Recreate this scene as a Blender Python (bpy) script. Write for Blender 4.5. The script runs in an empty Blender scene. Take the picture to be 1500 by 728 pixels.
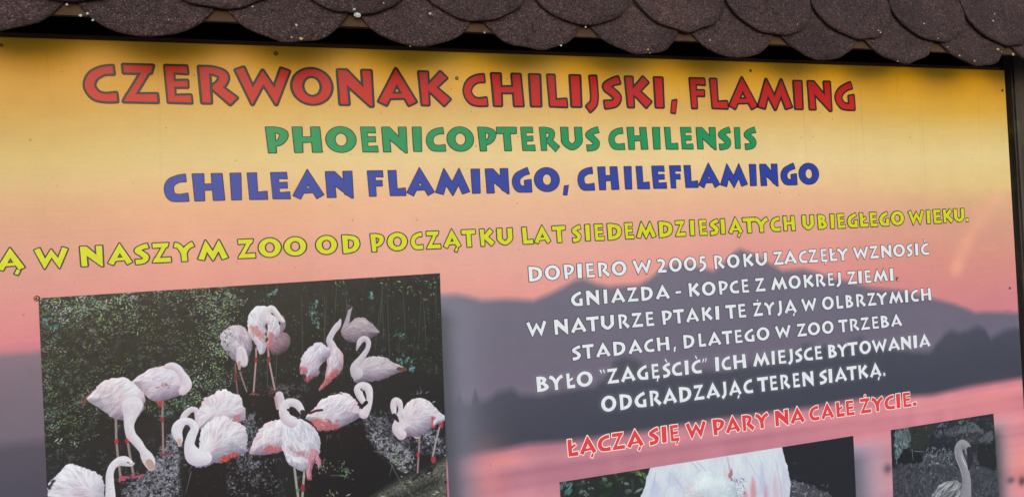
import bpy, math, random
import numpy as np
from mathutils import Vector, Matrix
from mathutils.geometry import tessellate_polygon

# ------------------------------------------------------------------ camera, sky, sun, exposure
scene = bpy.context.scene
C = scene.collection
EYE = 1.62            # camera height in metres
DIST = 1.2            # camera to the face of the board
PSI, PHI, RHO, FOC = math.radians(18.379), math.radians(.3964), math.radians(-3.1073), 1110.0
FW = np.array([math.sin(PSI)*math.cos(PHI), math.cos(PSI)*math.cos(PHI), math.sin(PHI)])
_r0 = np.array([math.cos(PSI), -math.sin(PSI), 0.0]); _u0 = np.cross(_r0, FW)
RT = math.cos(RHO)*_r0 + math.sin(RHO)*_u0
UP = -math.sin(RHO)*_r0 + math.cos(RHO)*_u0
cam_data = bpy.data.cameras.new('camera'); cam = bpy.data.objects.new('camera', cam_data); C.objects.link(cam)
cam_data.sensor_fit = 'HORIZONTAL'; cam_data.sensor_width = 36.0; cam_data.lens = 36.0*FOC/1500.0
cam_data.clip_start = .02; cam_data.clip_end = 500
cam.matrix_world = Matrix(((RT[0], UP[0], -FW[0], 0), (RT[1], UP[1], -FW[1], -DIST), (RT[2], UP[2], -FW[2], EYE), (0, 0, 0, 1)))
scene.camera = cam

SUN_EL, SUN_AZ = math.radians(18), math.radians(-10)    # azimuth: from -Y (in front of the board) towards -X
world = bpy.data.worlds.new('World'); scene.world = world; world.use_nodes = True
wn = world.node_tree.nodes; wl = world.node_tree.links
sky = wn.new('ShaderNodeTexSky'); sky.sky_type = 'NISHITA'; sky.sun_disc = False
sky.sun_elevation = SUN_EL; sky.air_density = 1.0; sky.dust_density = 1.5; sky.ozone_density = 1.0
sdir = Vector((math.sin(SUN_AZ)*math.cos(SUN_EL), -math.cos(SUN_AZ)*math.cos(SUN_EL), math.sin(SUN_EL)))
sky.sun_rotation = math.atan2(sdir.x, sdir.y)
wl.new(sky.outputs[0], wn['Background'].inputs[0]); wn['Background'].inputs[1].default_value = .15
sun_data = bpy.data.lights.new('sun', 'SUN'); sun = bpy.data.objects.new('sun', sun_data); C.objects.link(sun)
sun_data.energy = 1.25; sun_data.angle = math.radians(84); sun_data.color = (1, .995, .985)
sun.rotation_euler = sdir.to_track_quat('Z', 'Y').to_euler()
vs = scene.view_settings; vs.view_transform = 'Standard'; vs.look = 'None'; vs.gamma = 1; vs.use_curve_mapping = False
vs.exposure = 0.0

# ------------------------------------------------------------------ helpers
rng = np.random.default_rng(11); random.seed(5)
def bd(x, y):
    """where the line of sight through a point of the photograph meets the face of the board: (u, v) metres"""
    x = np.asarray(x, float); y = np.asarray(y, float)
    d = (x[..., None]-750)*RT + (364-y[..., None])*UP + FOC*FW
    t = DIST/d[..., 1]
    return d[..., 0]*t, d[..., 2]*t
def bp(pts):
    a = np.array(pts, float); u, v = bd(a[:, 0], a[:, 1]); return np.stack([u, v], 1)

def link(name, me, mat=None, parent=None):
    o = bpy.data.objects.new(name, me); C.objects.link(o)
    if mat is not None and me is not None: me.materials.append(mat)
    if parent is not None: o.parent = parent
    return o
def tag(o, label, cat, group=None):
    o['label'] = label; o['category'] = cat
    if group: o['group'] = group
    return o
def mesh(name, v, f):
    me = bpy.data.meshes.new(name); me.from_pydata([tuple(map(float, p)) for p in v], [], f); me.update(); return me
def box(x0, x1, y0, y1, z0, z1, bev=0.0, name='box'):
    import bmesh
    bm = bmesh.new(); bmesh.ops.create_cube(bm, size=1)
    for q in bm.verts: q.co = Vector(((x0+x1)/2+q.co.x*(x1-x0), (y0+y1)/2+q.co.y*(y1-y0), (z0+z1)/2+q.co.z*(z1-z0)))
    if bev: bmesh.ops.bevel(bm, geom=bm.edges[:], offset=bev, segments=2, affect='EDGES')
    me = bpy.data.meshes.new(name); bm.to_mesh(me); bm.free(); return me

def mat_base(name, rough=.6, spec=.5):
    m = bpy.data.materials.new(name); m.use_nodes = True
    b = m.node_tree.nodes['Principled BSDF']; b.inputs['Roughness'].default_value = rough
    b.inputs['Specular IOR Level'].default_value = spec
    return m, m.node_tree.nodes, m.node_tree.links, b
def lin(c):
    c = np.array(c, float)/255.0
    return tuple(np.where(c <= .04045, c/12.92, ((c+.055)/1.055)**2.4))
def noise(nn, ll, scale, detail=4, rough=.6, coord=None, vec=(1, 1, 1)):
    t = nn.new('ShaderNodeTexNoise'); t.inputs['Scale'].default_value = scale; t.inputs['Detail'].default_value = detail
    t.inputs['Roughness'].default_value = rough
    if coord is not None:
        mp = nn.new('ShaderNodeMapping'); mp.inputs['Scale'].default_value = vec
        ll.new(coord, mp.inputs['Vector']); ll.new(mp.outputs[0], t.inputs['Vector'])
    return t
def ramp(nn, stops):
    r = nn.new('ShaderNodeValToRGB'); e = r.color_ramp.elements
    while len(e) < len(stops): e.new(.5)
    for k, (p, c) in zip(e, stops): k.position = p; k.color = (*c, 1)
    return r

def wood_mat(name, dark, light, green=0.0, vertical=True):
    m, n, l, b = mat_base(name, .75, .3)
    tc = n.new('ShaderNodeTexCoord')
    s = (60, 60, 3) if vertical else (3, 60, 60)
    a = noise(n, l, 1.6, 8, .65, tc.outputs['Object'], s)
    r = ramp(n, [(.3, lin(dark)), (.7, lin(light))]); l.new(a.outputs['Fac'], r.inputs[0])
    col = r.outputs[0]
    if green:
        g = noise(n, l, 14, 5, .7, tc.outputs['Object'])
        gr = ramp(n, [(.52, (0, 0, 0)), (.68, (green,)*3)]); l.new(g.outputs['Fac'], gr.inputs[0])
        mx = n.new('ShaderNodeMix'); mx.data_type = 'RGBA'; l.new(gr.outputs[0], mx.inputs[0]); l.new(col, mx.inputs[6])
        mx.inputs[7].default_value = (*lin((92, 92, 62)), 1); col = mx.outputs[2]
    l.new(col, b.inputs['Base Color'])
    bp_ = n.new('ShaderNodeBump'); bp_.inputs['Strength'].default_value = .5; bp_.inputs['Distance'].default_value = .002
    l.new(a.outputs['Fac'], bp_.inputs['Height']); l.new(bp_.outputs[0], b.inputs['Normal'])
    return m
def plain(name, col, rough=.6, spec=.5, var=.12, scale=60):
    m, n, l, b = mat_base(name, rough, spec)
    tc = n.new('ShaderNodeTexCoord'); a = noise(n, l, scale, 5, .6, tc.outputs['Object'])
    c = np.array(lin(col)); r = ramp(n, [(.25, tuple(c*(1-var))), (.75, tuple(np.minimum(c*(1+var), 1)))])
    l.new(a.outputs['Fac'], r.inputs[0]); l.new(r.outputs[0], b.inputs['Base Color'])
    return m

PR_ROUGH, PR_SPEC = .34, .27
def print_mat(name, img):
    m, n, l, b = mat_base(name, PR_ROUGH, PR_SPEC)
    t = n.new('ShaderNodeTexImage'); t.image = img; t.interpolation = 'Cubic'
    l.new(t.outputs[0], b.inputs['Base Color'])
    tc = n.new('ShaderNodeTexCoord'); a = noise(n, l, 260, 3, .6, tc.outputs['Object'])
    bp_ = n.new('ShaderNodeBump'); bp_.inputs['Strength'].default_value = .05; bp_.inputs['Distance'].default_value = .0006
    l.new(a.outputs['Fac'], bp_.inputs['Height']); l.new(bp_.outputs[0], b.inputs['Normal'])
    d = noise(n, l, 5, 5, .6, tc.outputs['Object']); rr = n.new('ShaderNodeMapRange')
    rr.inputs[3].default_value = PR_ROUGH-.06; rr.inputs[4].default_value = PR_ROUGH+.12
    l.new(d.outputs['Fac'], rr.inputs[0]); l.new(rr.outputs[0], b.inputs['Roughness'])
    return m

# ------------------------------------------------------------------ raster painting of the flat print
def vnoise(h, w, cell):
    gh, gw = int(h/cell)+3, int(w/cell)+3
    g = rng.random((gh, gw)).astype(np.float32)
    y = np.arange(h)/cell; x = np.arange(w)/cell
    yi = y.astype(int); xi = x.astype(int); fy = (y-yi).astype(np.float32); fx = (x-xi).astype(np.float32)
    fy = fy*fy*(3-2*fy); fx = fx*fx*(3-2*fx)
    r = g[yi]*(1-fy)[:, None] + g[yi+1]*fy[:, None]
    return r[:, xi]*(1-fx) + r[:, xi+1]*fx
def spline(pts, closed=True, n=6):
    p = np.array(pts, float); N = len(p); out = []
    for i in range(N if closed else N-1):
        if closed: a, b, c, d = p[(i-1) % N], p[i], p[(i+1) % N], p[(i+2) % N]
        else: a, b, c, d = p[max(i-1, 0)], p[i], p[i+1], p[min(i+2, N-1)]
        for k in range(n):
            t = k/n
            out.append(.5*((2*b)+(c-a)*t+(2*a-5*b+4*c-d)*t*t+(3*b-a-3*c+d)*t**3))
    if not closed: out.append(p[-1])
    return np.array(out)
def poly_sdf(X, Y, P):
    """signed distance (negative inside) of points to polygon P"""
    d2 = np.full(X.shape, 1e9, np.float32); ins = np.zeros(X.shape, bool)
    for i in range(len(P)):
        x0, y0 = P[i]; x1, y1 = P[(i+1) % len(P)]
        ex, ey = x1-x0, y1-y0; L = ex*ex+ey*ey
        if L < 1e-14: continue
        wx, wy = X-x0, Y-y0
        t = np.clip((wx*ex+wy*ey)/L, 0, 1)
        d2 = np.minimum(d2, (wx-ex*t)**2+(wy-ey*t)**2)
        if y0 != y1:
            c = (y0 > Y) != (y1 > Y)
            ins ^= c & (X < (x1-x0)*(Y-y0)/(y1-y0)+x0)
    return np.where(ins, -1, 1)*np.sqrt(d2)

class Print:
    """a raster covering a rectangle of the board, painted in board metres"""
    def __init__(s, u0, u1, v0, v1, res):
        s.u0, s.v1, s.res = u0, v1, res
        s.w, s.h = int((u1-u0)*res), int((v1-v0)*res)
        s.u1, s.v0 = u0+s.w/res, v1-s.h/res
        s.a = np.zeros((s.h, s.w, 3), np.float32)
        s.id = np.zeros((s.h, s.w), np.int16)
    def T(s, pts):
        q = bp(pts); return np.stack([(q[:, 0]-s.u0)*s.res, (s.v1-q[:, 1])*s.res], 1)
    def win(s, P, m=4):
        x0 = int(max(0, P[:, 0].min()-m)); x1 = int(min(s.w, P[:, 0].max()+m+1))
        y0 = int(max(0, P[:, 1].min()-m)); y1 = int(min(s.h, P[:, 1].max()+m+1))
        return x0, x1, y0, y1
    def blend(s, w, m, col, ident=0):
        x0, x1, y0, y1 = w
        reg = s.a[y0:y1, x0:x1]; reg += m[..., None]*(np.asarray(col, np.float32)-reg)
        if ident: s.id[y0:y1, x0:x1][m > .5] = ident
    def poly(s, P, col, soft=1.2, ident=0):
        w = s.win(P, 3+soft*2)
        if w[1] <= w[0] or w[3] <= w[2]: return
        X, Y = np.meshgrid(np.arange(w[0], w[1])+.5, np.arange(w[2], w[3])+.5)
        s.blend(w, np.clip(.5-poly_sdf(X, Y, P)/soft, 0, 1).astype(np.float32), col, ident)
    def tube(s, P, R, soft=1.2):
        """mask of a line with changing half-width; returns window, mask, signed depth"""
        P = np.array(P, float); R = np.array(R, float)
        w = s.win(P, R.max()+soft*2+2)
        if w[1] <= w[0] or w[3] <= w[2]: return None
        X, Y = np.meshgrid(np.arange(w[0], w[1])+.5, np.arange(w[2], w[3])+.5)
        D = np.full(X.shape, 1e9, np.float32); S = np.zeros(X.shape, np.float32)
        for i in range(len(P)-1):
            ex, ey = P[i+1]-P[i]; L = ex*ex+ey*ey+1e-9
            t = np.clip(((X-P[i, 0])*ex+(Y-P[i, 1])*ey)/L, 0, 1)
            dx, dy = X-P[i, 0]-ex*t, Y-P[i, 1]-ey*t
            r = R[i]+(R[i+1]-R[i])*t; d = np.sqrt(dx*dx+dy*dy)-r
            k = d < D; D = np.where(k, d, D); S = np.where(k, (dy-dx*.3)/np.maximum(r, .5), S)
        return w, np.clip(.5-D/soft, 0, 1).astype(np.float32), S
    def line(s, P, R, col, soft=1.2, ident=0):
        t = s.tube(P, R, soft)
        if t: s.blend(t[0], t[1], col, ident)
    def dab(s, x, y, l, wd, ang, col, al=1.0):
        """one leaf or fleck: a small soft ellipse"""
        r = int(l+2); x0, x1, y0, y1 = int(max(0, x-r)), int(min(s.w, x+r+1)), int(max(0, y-r)), int(min(s.h, y+r+1))
        if x1 <= x0 or y1 <= y0: return
        X, Y = np.meshgrid(np.arange(x0, x1)-x, np.arange(y0, y1)-y)
        c, n_ = math.cos(ang), math.sin(ang); a = (X*c+Y*n_)/l; b = (-X*n_+Y*c)/wd
        m = np.clip(1.3-(a*a+b*b)*1.3, 0, 1)*al
        s.blend((x0, x1, y0, y1), m.astype(np.float32), col)
    def image(s, name):
        im = bpy.data.images.new(name, s.w, s.h, alpha=False)
        b = np.ones((s.h, s.w, 4), np.float32); b[..., :3] = np.clip(s.a/255.0, 0, 1)[::-1]
        im.pixels.foreach_set(b.ravel()); im.update(); im.pack(); return im

# ---- background of the sign: sunset sky, hills, dark trees, water
BU0, BU1, BV0, BV1 = -.66, 1.530, -.92, .3345
bg = Print(BU0, BU1, BV0, BV1, 1150)
Uc = bg.u0+(np.arange(bg.w)+.5)/bg.res; Vc = bg.v1-(np.arange(bg.h)+.5)/bg.res
def column(x, rows):
    v = bd(np.full(len(rows), float(x)), np.array([r[0] for r in rows], float))[1]
    c = np.array([r[1:] for r in rows], float); o = np.argsort(v)
    return np.stack([np.interp(Vc, v[o], c[o, k]) for k in range(3)], 1)
SKYC = [  # middle sheen and extra brightness against the eave's shade are in these colours
 (20,  [(56, 240, 184, 48), (100, 220, 164, 48), (150, 200, 154, 60), (200, 196, 160, 84), (240, 203, 171, 100), (270, 206, 170, 112), (300, 208, 160, 118), (340, 210, 152, 124), (400, 212, 146, 132), (450, 212, 138, 138), (500, 206, 128, 140), (512, 190, 120, 138), (524, 122, 106, 124), (560, 112, 102, 122), (640, 105, 98, 118), (660, 78, 76, 96), (720, 70, 70, 90)]),
 (300, [(65, 246, 188, 48), (100, 226, 170, 52), (140, 212, 166, 72), (180, 208, 174, 100), (230, 212, 184, 118), (265, 216, 178, 122), (300, 218, 164, 124), (350, 220, 156, 130), (400, 218, 148, 132), (450, 210, 140, 138), (500, 200, 130, 140)]),
 (700, [(80, 252, 198, 50), (110, 234, 180, 58), (150, 210, 170, 94), (190, 216, 186, 122), (230, 222, 194, 134), (265, 224, 184, 138), (300, 226, 176, 142), (350, 225, 166, 146), (400, 224, 160, 150), (440, 222, 152, 152)]),
 (1100, [(93, 252, 194, 40), (125, 232, 178, 54), (160, 212, 172, 92), (200, 220, 190, 126), (235, 224, 196, 138), (265, 224, 186, 138), (300, 222, 168, 138), (350, 220, 154, 142), (400, 214, 144, 146), (440, 206, 136, 146)]),
 (1440, [(103, 246, 186, 24), (135, 224, 168, 32), (165, 214, 170, 60), (190, 214, 182, 104), (230, 220, 194, 130), (270, 220, 190, 126), (295, 216, 168, 128), (330, 214, 154, 130), (370, 212, 146, 134), (410, 208, 138, 140), (460, 200, 128, 144)])]
uk = np.array([bd(np.array(float(x)), np.array(200.))[0] for x, _ in SKYC]); cols = [column(x, r) for x, r in SKYC]
uu = np.clip(Uc, uk[0], uk[-1]); idx = np.clip(np.searchsorted(uk, uu)-1, 0, len(uk)-2); f = ((uu-uk[idx])/(uk[idx+1]-uk[idx])); f = f*f*(3-2*f)
st = np.stack(cols, 0)
vv_ = Vc[None, :, None]; mid_ = np.exp(-((vv_-.155)/.075)**2); low_ = np.exp(-((vv_-.02)/.07)**2)
st = st+mid_*np.array([-2, 6, 14.])+low_*np.array([-6, 3, 9.])
bg.a[:] = (st[idx]*(1-f)[:, None, None] + st[idx+1]*f[:, None, None]).transpose(1, 0, 2)
def profile(pts):
    q = bp(pts); o = np.argsort(q[:, 0]); return np.interp(Uc, q[o, 0], q[o, 1])
def below(line, soft): return np.clip(.5+(line[None, :]-Vc[:, None])/soft, 0, 1)[..., None]
def vgrad(stops):
    c = np.array([s[1:] for s in stops], float); v = np.array([s[0] for s in stops]); o = np.argsort(v)
    return np.stack([np.interp(Vc, v[o], c[o, k]) for k in range(3)], 1)[:, None, :]
hill = profile([(640, 434), (670, 432), (690, 436), (705, 440), (740, 438), (782, 440), (804, 431), (826, 420), (841, 411), (854, 408), (874, 416), (892, 420), (914, 418), (936, 417), (951, 409), (966, 397), (982, 388), (1005, 384), (1025, 392), (1045, 397), (1060, 385), (1076, 369), (1085, 365), (1100, 371), (1124, 384), (1146, 397), (1177, 394), (1196, 399), (1216, 406), (1256, 416), (1278, 422), (1322, 426), (1355, 434), (1400, 446), (1430, 458), (1443, 457), (1487, 458)])
m = below(hill, .013)*(Uc > .25)[None, :, None]
hc = vgrad([(-.05, 108, 106, 128), (-.12, 104, 104, 126), (-.20, 105, 102, 126), (-.27, 112, 104, 128)])
bg.a += m*(hc-bg.a)
wood = profile([(640, 590), (660, 590), (668, 588), (673, 570), (678, 588), (690, 590), (696, 571), (702, 588), (711, 588), (728, 574), (748, 569), (762, 577), (780, 578), (796, 579), (808, 576), (837, 571), (870, 566), (885, 556), (898, 531), (914, 524), (931, 525), (942, 533), (955, 545), (985, 545), (1024, 543), (1060, 541), (1080, 537), (1102, 530), (1150, 520), (1180, 506), (1203, 508), (1230, 504), (1260, 496), (1290, 506), (1330, 514), (1361, 517), (1372, 504), (1383, 490), (1392, 484), (1410, 487), (1424, 480), (1435, 477), (1443, 481), (1451, 497), (1461, 490), (1475, 483), (1488, 480), (1500, 481)])
m = below(wood + .004*(vnoise(1, bg.w, 14)[0]-.5), .016)*(Uc > .25)[None, :, None]
bg.a += m*(vgrad([(-.15, 76, 80, 96), (-.22, 70, 75, 92), (-.30, 62, 67, 85), (-.36, 60, 65, 81)])-bg.a)
shore = profile([(640, 674), (660, 671), (694, 666), (728, 660), (772, 650), (830, 646), (946, 631), (1041, 615), (1184, 597), (1250, 585), (1366, 578), (1420, 566), (1499, 553)])
m = below(shore, .014)*(Uc > .25)[None, :, None]
wx = np.clip((Uc-.28)/(1.2), 0, 1)[None, :, None]
wcol = (1-wx)*np.array([184, 128, 150.])+wx*np.array([212, 138, 154.])
bg.a += m*(wcol-bg.a)
stre = vnoise(bg.h, bg.w, 1)*0
gy = np.interp(np.arange(bg.h), np.arange(0, bg.h, 9), rng.random(len(np.arange(0, bg.h, 9))))
gy2 = np.interp(np.arange(bg.h), np.arange(0, bg.h, 26), rng.random(len(np.arange(0, bg.h, 26))))
big = np.interp(np.arange(bg.w), np.arange(0, bg.w, 160), rng.random(len(np.arange(0, bg.w, 160))))
st2 = ((gy*.22+gy2*.85-.52)[:, None]*(.5+big[None, :]*.8)+.22*(vnoise(bg.h//4+1, bg.w, 30).repeat(4, 0)[:bg.h]-.5))[..., None]
bg.a += m*(np.clip(st2, -.6, 1)*np.array([56, 46, 36.]))
# warm patches of light in the water left and right, and pale bloom beside the pictures
def glow(x, y, ru, rv, col, k):
    u, v = bd(np.array(float(x)), np.array(float(y)))
    g = np.exp(-((Uc-u)/ru)**2)[None, :]*np.exp(-((Vc-v)/rv)**2)[:, None]*k
    bg.a[:] += g[..., None]*(np.array(col, float)-bg.a)
glow(712, 700, .035, .05, (235, 140, 140), .6); glow(740, 672, .04, .012, (238, 150, 148), .45)
glow(1450, 590, .1, .03, (222, 140, 146), .5); glow(1490, 690, .06, .05, (226, 140, 138), .6); glow(1285, 700, .03, .05, (224, 160, 164), .6)
glow(1360, 600, .2, .006, (232, 160, 164), .35); glow(1440, 640, .15, .005, (235, 158, 158), .45)
glow(1300, 686, .011, .010, (60, 48, 62), .85); glow(1480, 703, .012, .007, (60, 44, 56), .8); glow(1497, 704, .010, .010, (60, 44, 56), .8)
glow(1476, 455, .01, .004, (108, 102, 120), .3)
# the pale slanting glare streak, painted into the sky colour
q = bp([(1466, 285), (1440, 315), (1418, 350), (1404, 385), (1399, 400)])
for i in range(len(q)-1):
    for t in np.linspace(0, 1, 12, endpoint=False):
        p = q[i]*(1-t)+q[i+1]*t; g = np.exp(-((Uc-p[0])/.017)**2)[None, :]*np.exp(-((Vc-p[1])/.013)**2)[:, None]*.10
        bg.a += g[..., None]*(np.array([238, 176, 150.])-bg.a)
# soft shadow printed beside the pictures' right edges
def side(x, y0, y1, wd, col, k):
    (ua, va), (ub, vb) = bp([(x, y0), (x, y1)])
    g = np.where(Uc > ua, np.exp(-((Uc-ua)/wd)**2), 0)[None, :]*(np.clip((va-Vc)/.03, 0, 1)*np.clip((Vc-(-.43 if x < 800 else -.625))/.03, 0, 1))[:, None]*k
    bg.a[:] += g[..., None]*(np.array(col, float)-bg.a)
side(643, 425, 728, .055, (128, 132, 158), .75); side(643, 440, 728, .022, (66, 72, 84), .8)
side(1246, 640, 728, .09, (150, 152, 182), .8); side(1246, 655, 728, .035, (92, 94, 112), .8)
side(1450, 605, 728, .05, (158, 150, 172), .8); side(1450, 620, 728, .03, (54, 58, 68), .9)
# paper weave, fading and flecks
bg.a *= 1+.022*(vnoise(bg.h, bg.w, 2.2)-.5)[..., None]+.03*(vnoise(bg.h, bg.w, 160)-.5)[..., None]+.02*(vnoise(bg.h, bg.w, 24)-.5)[..., None]
bg.a *= 1+.018*(vnoise(bg.h, bg.w//20+2, 1.6).repeat(20, 1)[:, :bg.w]-.5)[..., None]
FLECK = [(90, 105), (243, 187), (44, 205), (284, 110), (591, 84), (720, 117), (345, 235), (390, 79), (557, 166), (690, 163), (660, 130), (758, 200), (697, 214), (742, 116), (983, 214), (1169, 108), (1272, 105), (1331, 109), (1320, 139), (1200, 165), (1219, 174), (1173, 201), (1191, 200), (1456, 152), (1478, 216), (1333, 201), (1016, 200), (516, 322), (610, 322), (708, 273), (757, 298), (1142, 282), (1170, 285), (718, 680), (924, 610), (1082, 650), (1361, 527), (1370, 543), (483, 154), (600, 142), (855, 335), (1080, 276), (34, 461), (28, 372)]
for x, y in FLECK:
    P = bg.T([(x, y)])[0]; bg.dab(P[0], P[1], rng.uniform(1.1, 2.1), rng.uniform(.8, 1.1), rng.uniform(0, 3), (96, 62, 36), .7)
for k in range(46):      # faint drip marks under the top edge
    x = rng.uniform(0, bg.w); y = rng.uniform(0, 60); L = rng.uniform(40, 260)
    t_ = bg.tube([(x, y), (x+rng.normal()*2, y+L*.5), (x+rng.normal()*3, y+L)], [rng.uniform(.8, 2.4), rng.uniform(.6, 2), .2], 3)
    if t_: bg.blend(t_[0], t_[1]*rng.uniform(.03, .10), (120, 92, 60) if k % 3 else (240, 220, 180))
for k in range(900):
    bg.dab(rng.uniform(0, bg.w), rng.uniform(0, bg.h)**1.0, rng.uniform(.8, 1.9), rng.uniform(.6, 1.1), rng.uniform(0, 3), (110, 80, 66), rng.uniform(.12, .45))

# ------------------------------------------------------------------ lettering: glyph outlines
def pl(pts, w, w1=None, joint=2.6):
    """a straight-edged stroke with mitred corners and square-cut ends; w is its full width"""
    P = np.array([p[:2] for p in pts], float); n = len(P)
    W = [w+(((w1 if w1 is not None else w)-w)*i/(n-1)) for i in range(n)]
    for i, p in enumerate(pts):
        if len(p) > 2: W[i] = p[2]
    d = [(P[i+1]-P[i])/np.linalg.norm(P[i+1]-P[i]) for i in range(n-1)]
    nn = [np.array([-k[1], k[0]]) for k in d]
    Lf, Rt = [], []
    for i in range(n):
        if i in (0, n-1):
            o = nn[0 if i == 0 else -1]*W[i]/2
        else:
            b = nn[i-1]+nn[i]; b /= np.linalg.norm(b)+1e-9; k = min(1/max(b@nn[i], .05), joint); o = b*W[i]/2*k
        Lf.append(P[i]+o); Rt.append(P[i]-o)
    return np.array(Lf+Rt[::-1])
def sp(pts, n=7):
    q = spline(np.array(pts, float), False, n); return q
def cs(pts, n=7):
    """a curved stroke: points are (x, y, width)"""
    q = sp(pts, n); P = q[:, :2]; d = np.gradient(P, axis=0); d /= np.linalg.norm(d, axis=1)[:, None]
    o = np.stack([-d[:, 1], d[:, 0]], 1)*q[:, 2:3]/2
    return np.concatenate([P+o, (P-o)[::-1]])
def ell(cx, cy, rx, ry, n=36):
    a = np.linspace(0, 2*math.pi, n, endpoint=False); return np.stack([cx+rx*np.cos(a), cy+ry*np.sin(a)], 1)
def quad(*p): return np.array(p, float)

def glyph(ch, s):
    """list of ('+' or '-', polygon); capital height is 1, s is the stem width"""
    h = s/2; t = s*.84; a = []
    A = lambda P: a.append(('+', P)); B = lambda P: a.append(('-', P))
    base = {'Ą': 'A', 'Ć': 'C', 'Ę': 'E', 'Ł': 'L', 'Ś': 'S', 'Ż': 'Z'}.get(ch, ch)
    if base == 'I': A(quad((0, 1), (s*1.06, 1), (s*1.0, 0), (s*.04, 0)))
    elif base == 'A':
        k = s*.98
        A(pl([(.13, .03, k), (.56, .98-k*.55, k*.92), (.99, .03, k)], k, joint=3)); A(quad((.28, .18), (.84, .20), (.80, .20+t*.66), (.34, .18+t*.66)))
    elif base == 'B':
        A(quad((0, 1), (s, 1), (s, 0), (.02, 0)))
        A(cs([(.05, 1-t/2, t), (.30, .985-t/2, t), (.50-h*.3, .75, s*.92), (.34, .545, t*.86), (.1, .52, t*.8)]))
        A(cs([(.1, .53, t*.8), (.36, .53-t*.05, t*.86), (.62-h*.4, .27, s), (.40, t/2+.01, t), (.05, t/2-.01, t)]))
    elif base == 'C':
        A(cs([(.80, .86, t*1.08), (.52, .83, t*1.0), (.25, .68, s*.98), (h+.02, .42, s*1.05), (.27, .18, s), (.52, t*.48, t*1.0), (.86, t*.52+.01, t*1.15)]))
    elif base == 'D':
        A(quad((0, 1), (s, 1), (s, 0), (.02, -.02)))
        A(cs([(.05, 1-t/2, t), (.42, .96-t/2, t), (.72-h*.6, .74, s*.95), (.80-h*.7, .47, s), (.66-h*.5, .22, s*.95), (.36, t*.5+.0, t), (.05, t/2-.02, t)]))
    elif base in 'EF' and not (t := s*.74): pass
    elif base == 'E':
        A(quad((0, 1), (s*1.02, 1), (s*1.05, 0), (.05, 0)))
        A(quad((0, 1), (.66, 1), (.675, 1-t*1.08), (.02, 1-t*.92)))
        A(quad((.05, .50+t*.42), (.66, .52+t*.44), (.66, .52-t*.52), (.05, .50-t*.42)))
        A(quad((.05, 0), (.76, -.015), (.745, t*1.06), (.05, t*.92)))
    elif base == 'F':
        A(quad((0, 1), (s*1.02, 1), (s*1.04, -.01), (.04, -.01)))
        A(quad((0, 1), (.64, 1), (.65, 1-t*1.08), (.02, 1-t*.92)))
        A(quad((.05, .50+t*.42), (.60, .51+t*.46), (.60, .51-t*.52), (.05, .50-t*.42)))
    elif base == 'G':
        A(cs([(.74, .90, t*1.1), (.50, .82, t*1.02), (.25, .66, s*.98), (h+.01, .42, s*1.05), (.26, .17, s), (.48, t*.45, t), (.84, t*.5-.01, t*1.05)]))
        A(quad((.84-s*.98, .48), (.84, .52), (.85, -.01), (.84-s*.9, .02)))
    elif base == 'H':
        A(quad((0, 1), (s*1.05, 1), (s*1.0, 0), (.04, 0))); A(quad((.86-s, 1), (.86, 1), (.90, 0), (.90-s*1.05, 0)))
        A(quad((.1, .50+t*.4), (.76, .52+t*.4), (.76, .52-t*.46), (.1, .50-t*.46)))
    elif base == 'J':
        A(cs([(.34, 1, s*1.05), (.36, .6, s), (.36, .30, s*.98), (.30, .08, s*.95), (.10, -.09, s*.95)]))
    elif base == 'K':
        A(quad((0, 1), (s*1.05, 1), (s, 0), (.05, 0)))
        A(pl([(.24, .44, s*.9), (.73, .93, s*1.1)], s)); A(pl([(.26, .60, s*.9), (.80, .08, s*1.15)], s))
    elif base == 'L':
        A(quad((0, 1), (s*1.04, 1), (s*1.05, 0), (.04, -.0))); A(quad((.05, 0), (.66, -.015), (.65, t*1.12), (.05, t*.9)))
    elif base == 'M':
        k = s*.95
        A(pl([(.13, .03, k), (.36, .93-k*.75, k*.9), (.62, .14+k*.2, k*.85), (.88, .93-k*.75, k*.9), (1.12, .03, k)], k, joint=3.0))
    elif base == 'N':
        w = .86
        A(quad((0, 1), (s*.82, 1), (s*.96, -.01), (.02, -.01))); A(quad((w-s*.94, 1), (w, 1), (w, -.05), (w-s*.86, .1)))
        A(quad((0, 1.0), (s*.95, 1.0), (w, s*.95), (w, -.06), (w-.05, -.06), (.0, 1-s*.9)))
    elif base in 'O0':
        A(ell(.48, .5, .48, .515)); B(ell(.48, .5, .48-s*.98, .515-t*1.02))
    elif base == 'P':
        A(quad((0, 1), (s, 1), (s*1.08, -.01), (.06, -.01)))
        A(cs([(.05, 1-t*.45, t*.9), (.36, .985-t*.45, t*.9), (.66-h*.6, .76, s*.9), (.62-h*.6, .54, s*.9), (.38, .32+t*.2, t*.8), (.1, .31+t*.2, t*.75)]))
    elif base == 'R':
        A(quad((0, 1), (s, 1), (s*1.04, -.01), (.04, -.01)))
        A(cs([(.05, 1-t*.45, t*.9), (.36, .985-t*.45, t*.9), (.66-h*.6, .78, s*.88), (.62-h*.6, .56, s*.86), (.36, .40+t*.1, t*.72)]))
        A(pl([(.36, .47, s*.85), (.82, .04, s*1.1)], s))
    elif base == 'S':
        A(cs([(.60, .90, t*1.12), (.34, .82, t), (h+.03, .66, s*.98), (.34, .49, s*.95), (.62-h, .31, s), (.40, .11, t*1.02), (.06, t*.30, t*1.15)]))
    elif base == 'T':
        A(quad((0, 1.0), (.86, 1.0), (.85, 1-t*1.12), (.01, 1-t*1.12))); A(quad((.43-h, .95), (.43+h, .95), (.45+h*1.02, -.01), (.45-h, -.01)))
    elif base == 'U':
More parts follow.
